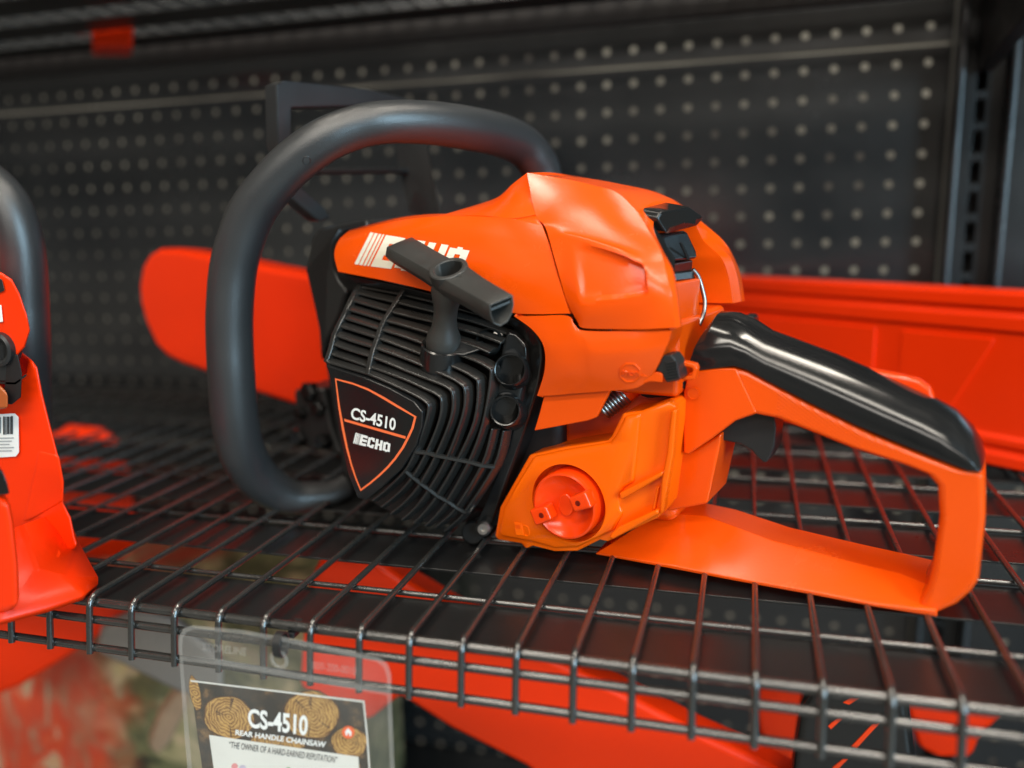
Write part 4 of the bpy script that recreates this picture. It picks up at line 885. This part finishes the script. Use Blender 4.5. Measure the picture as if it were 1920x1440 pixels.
lplate('body_facet', [(70, 840), (112, 850), (122, 905), (121, 945), (60, 980), (38, 985)], 0.3475, 0.01, M['red'], bevel=0.003)
lplate('panel_gap', [(-40, 714), (28, 717), (50, 702), (50, 705), (29, 721), (-40, 718)], 0.3405, 0.002, M['dark'], bevel=0)
hp = [(-40, 330, .40), (-6, 358, .40), (18, 390, .40), (36, 440, .40), (45, 500, .40), (49, 570, .40), (52, 640, .40), (54, 720, .405), (56, 800, .41)]
tube('front_handle', crom([pl_(*p) for p in hp], 5), 0.0125, M['rubber'], ls, n=24)

# ------------------------------------------------------------------ things on the shelf below and above
def at_plate(name, label, cat, pts, Y, d, m, group=None, bevel=0.006, seg=4):
    c = onY(*pts[0], Y); r0 = onY(sum(p[0] for p in pts) / len(pts), 500, Y) - C0; r0.z = 0; r0.normalize()
    o = plate(name, [onY(x, y, Y) - c for x, y in pts], r0 * d, m, None, bevel=bevel, seg=seg); o.location = c
    return tag(o, label, cat, group)
GS = 'orange bar scabbards'
at_plate('bar_scabbard', 'broad red-orange scabbard below the front lip, right of the hanging card', 'scabbard', [(560, 1290), (572, 1120), (592, 1062), (640, 1040), (700, 1050), (760, 1090), (860, 1150), (975, 1205), (1049, 1243), (1127, 1280), (1240, 1338), (1330, 1385), (1450, 1440), (1600, 1520), (1250, 1640), (985, 1440), (843, 1368), (751, 1308), (700, 1350), (660, 1360)], 0.47, 0.03, M['red'], GS)
at_plate('bar_scabbard', 'red-orange plastic scabbard end low at the right, left of the black striped guard', 'scabbard', [(1416, 1262), (1480, 1240), (1550, 1250), (1540, 1300), (1500, 1390), (1490, 1440), (1450, 1436), (1425, 1400), (1410, 1330)], 0.56, 0.03, M['red'], GS)
at_plate('bar_scabbard', 'red-orange plastic scabbard end at the far lower right behind the lip', 'scabbard', [(1690, 1290), (1780, 1300), (1860, 1320), (1886, 1338), (1860, 1365), (1835, 1390), (1822, 1425), (1760, 1425), (1720, 1405), (1705, 1360)], 0.60, 0.03, M['red'], GS)
at_plate('bar_scabbard', 'red-orange scabbard under the left end of the shelf, behind the lip', 'scabbard', [(-60, 1110), (60, 1080), (200, 1090), (262, 1112), (262, 1160), (180, 1200), (120, 1240), (40, 1290), (-60, 1330)], 0.52, 0.03, M['red'], GS)
at_plate('bar_scabbard', 'small red-orange scabbard tip seen between the wires behind the left chainsaw', 'scabbard', [(60, 830), (130, 805), (200, 812), (240, 850), (250, 930), (262, 1010), (240, 1050), (150, 1050), (60, 1000)], 0.60, 0.03, M['red'], GS)
kg = at_plate('hand_guard', 'black plastic guard with two red stripes on the shelf below, seen through the lip', 'guard', [(1500, 1330), (1520, 1290), (1560, 1270), (1700, 1278), (1720, 1440), (1700, 1560), (1470, 1560), (1485, 1420)], 0.45, 0.04, M['gloss'], None)
for a in ([(1580, 1318), (1632, 1286), (1640, 1290), (1592, 1322)], [(1596, 1400), (1636, 1358), (1650, 1356), (1606, 1404)], [(1552, 1362), (1574, 1344), (1580, 1348), (1558, 1368)], [(1560, 1440), (1580, 1424), (1590, 1424), (1570, 1444)]):
    v, f = plate_geo([onY(x, y, 0.4495) - kg.location for x, y in a], (0, 0.003, 0)); link('red_stripe', v, f, M['cap'], kg, bevel=0.0003)
at_plate('guide_bar', 'blurred grey guide bar below the left of the lip, behind the hanging card', 'bar', [(190, 1180), (260, 1150), (330, 1165), (420, 1240), (420, 1330), (330, 1300), (250, 1260), (180, 1225)], 0.50, 0.02, mat('grey_metal', (0.22, 0.20, 0.18), 0.5), None)
def carton_mat(name, cols, sc, seed):
    m = bpy.data.materials.new(name); m.use_nodes = True; nt = m.node_tree; b = nt.nodes['Principled BSDF']; b.inputs['Roughness'].default_value = 0.45
    tcx = nt.nodes.new('ShaderNodeTexCoord'); mp = nt.nodes.new('ShaderNodeMapping'); mp.inputs['Location'].default_value = (seed, seed * 2, seed * 3); mp.inputs['Rotation'].default_value = (0.3, 0.6, 0.2); mp.inputs['Scale'].default_value = (1, 1, 0.5)
    ns = nt.nodes.new('ShaderNodeTexNoise'); ns.inputs['Scale'].default_value = sc; ns.inputs['Detail'].default_value = 5; ns.inputs['Distortion'].default_value = 1.2
    nt.links.new(tcx.outputs['Object'], mp.inputs[0]); nt.links.new(mp.outputs[0], ns.inputs[0])
    rp_ = nt.nodes.new('ShaderNodeValToRGB')
    for k, c in enumerate(cols):
        p_ = 0.30 + 0.42 * k / (len(cols) - 1)
        e_ = rp_.color_ramp.elements[k] if k < 2 else rp_.color_ramp.elements.new(p_); e_.position = p_; e_.color = (*c, 1)
    nt.links.new(ns.outputs['Fac'], rp_.inputs[0]); nt.links.new(rp_.outputs[0], b.inputs['Base Color']); return m
cA = carton_mat('red_carton_print', [(0.50, 0.32, 0.20), (0.55, 0.14, 0.07), (0.68, 0.07, 0.03), (0.74, 0.09, 0.03), (0.58, 0.36, 0.22), (0.80, 0.30, 0.08)], 24, 1.3)
cB = carton_mat('forest_carton_print', [(0.03, 0.03, 0.02), (0.14, 0.15, 0.05), (0.06, 0.06, 0.03), (0.26, 0.24, 0.09), (0.40, 0.27, 0.16), (0.50, 0.40, 0.16)], 26, 4.1)
wood = mat('bark_wood', (0.42, 0.27, 0.17), 0.6, cvar=0.4, vscale=40)
at_plate('wooden_handle', 'blurred pale wooden handle slanting left of the hanging card', 'handle', [(276, 1400), (300, 1340), (338, 1290), (362, 1300), (346, 1345), (318, 1398), (296, 1420)], 0.545, 0.02, wood, None, bevel=0.005)
def carton(label, a, b, m, rz=0):
    o = box('carton', tuple(Vector(a) - Vector(b) * 0 - Vector(a)), tuple(Vector(b) - Vector(a)), m, None, bevel=0.002); o.location = a; o.rotation_euler = (0, 0, rz); return tag(o, label, 'carton')
nt = cA.node_tree; nB = cB.node_tree; b = nt.nodes['Principled BSDF']       # one print: red cutting scene on the left running into green forest on the right
tcx = nt.nodes.new('ShaderNodeTexCoord'); sp_ = nt.nodes.new('ShaderNodeSeparateXYZ'); n2 = nt.nodes.new('ShaderNodeTexNoise'); n2.inputs['Scale'].default_value = 15; n2.inputs['Detail'].default_value = 2.5; n2.inputs['Distortion'].default_value = 2.2
rp2 = nt.nodes.new('ShaderNodeValToRGB')
for k, c_ in enumerate([(0.05, 0.05, 0.03), (0.20, 0.18, 0.08), (0.13, 0.12, 0.06), (0.40, 0.32, 0.16), (0.58, 0.40, 0.24), (0.66, 0.52, 0.24)]):
    e_ = rp2.color_ramp.elements[k] if k < 2 else rp2.color_ramp.elements.new(0.3 + 0.084 * k); e_.position = 0.3 + 0.084 * k; e_.color = (*c_, 1)
ad = nt.nodes.new('ShaderNodeMath'); ad.operation = 'MULTIPLY_ADD'; n3 = nt.nodes.new('ShaderNodeTexNoise'); n3.inputs['Scale'].default_value = 12; n3.inputs['Detail'].default_value = 3
nt.links.new(tcx.outputs['Object'], sp_.inputs[0]); nt.links.new(tcx.outputs['Object'], n2.inputs[0]); nt.links.new(tcx.outputs['Object'], n3.inputs[0]); nt.links.new(n2.outputs['Fac'], rp2.inputs[0])
nt.links.new(n3.outputs['Fac'], ad.inputs[0]); ad.inputs[1].default_value = 0.30; nt.links.new(sp_.outputs['X'], ad.inputs[2])
mrr = nt.nodes.new('ShaderNodeMapRange'); mrr.inputs['From Min'].default_value = 0.46; mrr.inputs['From Max'].default_value = 0.55; nt.links.new(ad.outputs[0], mrr.inputs['Value'])
mxr = nt.nodes.new('ShaderNodeMix'); mxr.data_type = 'RGBA'; old = b.inputs['Base Color'].links[0].from_socket
nt.links.new(mrr.outputs[0], mxr.inputs[0]); nt.links.new(old, mxr.inputs[6]); nt.links.new(rp2.outputs[0], mxr.inputs[7]); nt.links.new(mxr.outputs[2], b.inputs['Base Color'])
carton('large blurred printed carton, red at its left and mossy green at its right, lower left', (-0.95, 0.60, -0.43), (-0.36, 0.76, -0.18), cA, 0.03)
at_plate('carton', 'small orange carton standing on the overhead shelf near the top left', 'carton', [(172, 45), (250, 40), (250, 88), (172, 88)], 0.70, 0.05, M['red'], None, bevel=0.003)
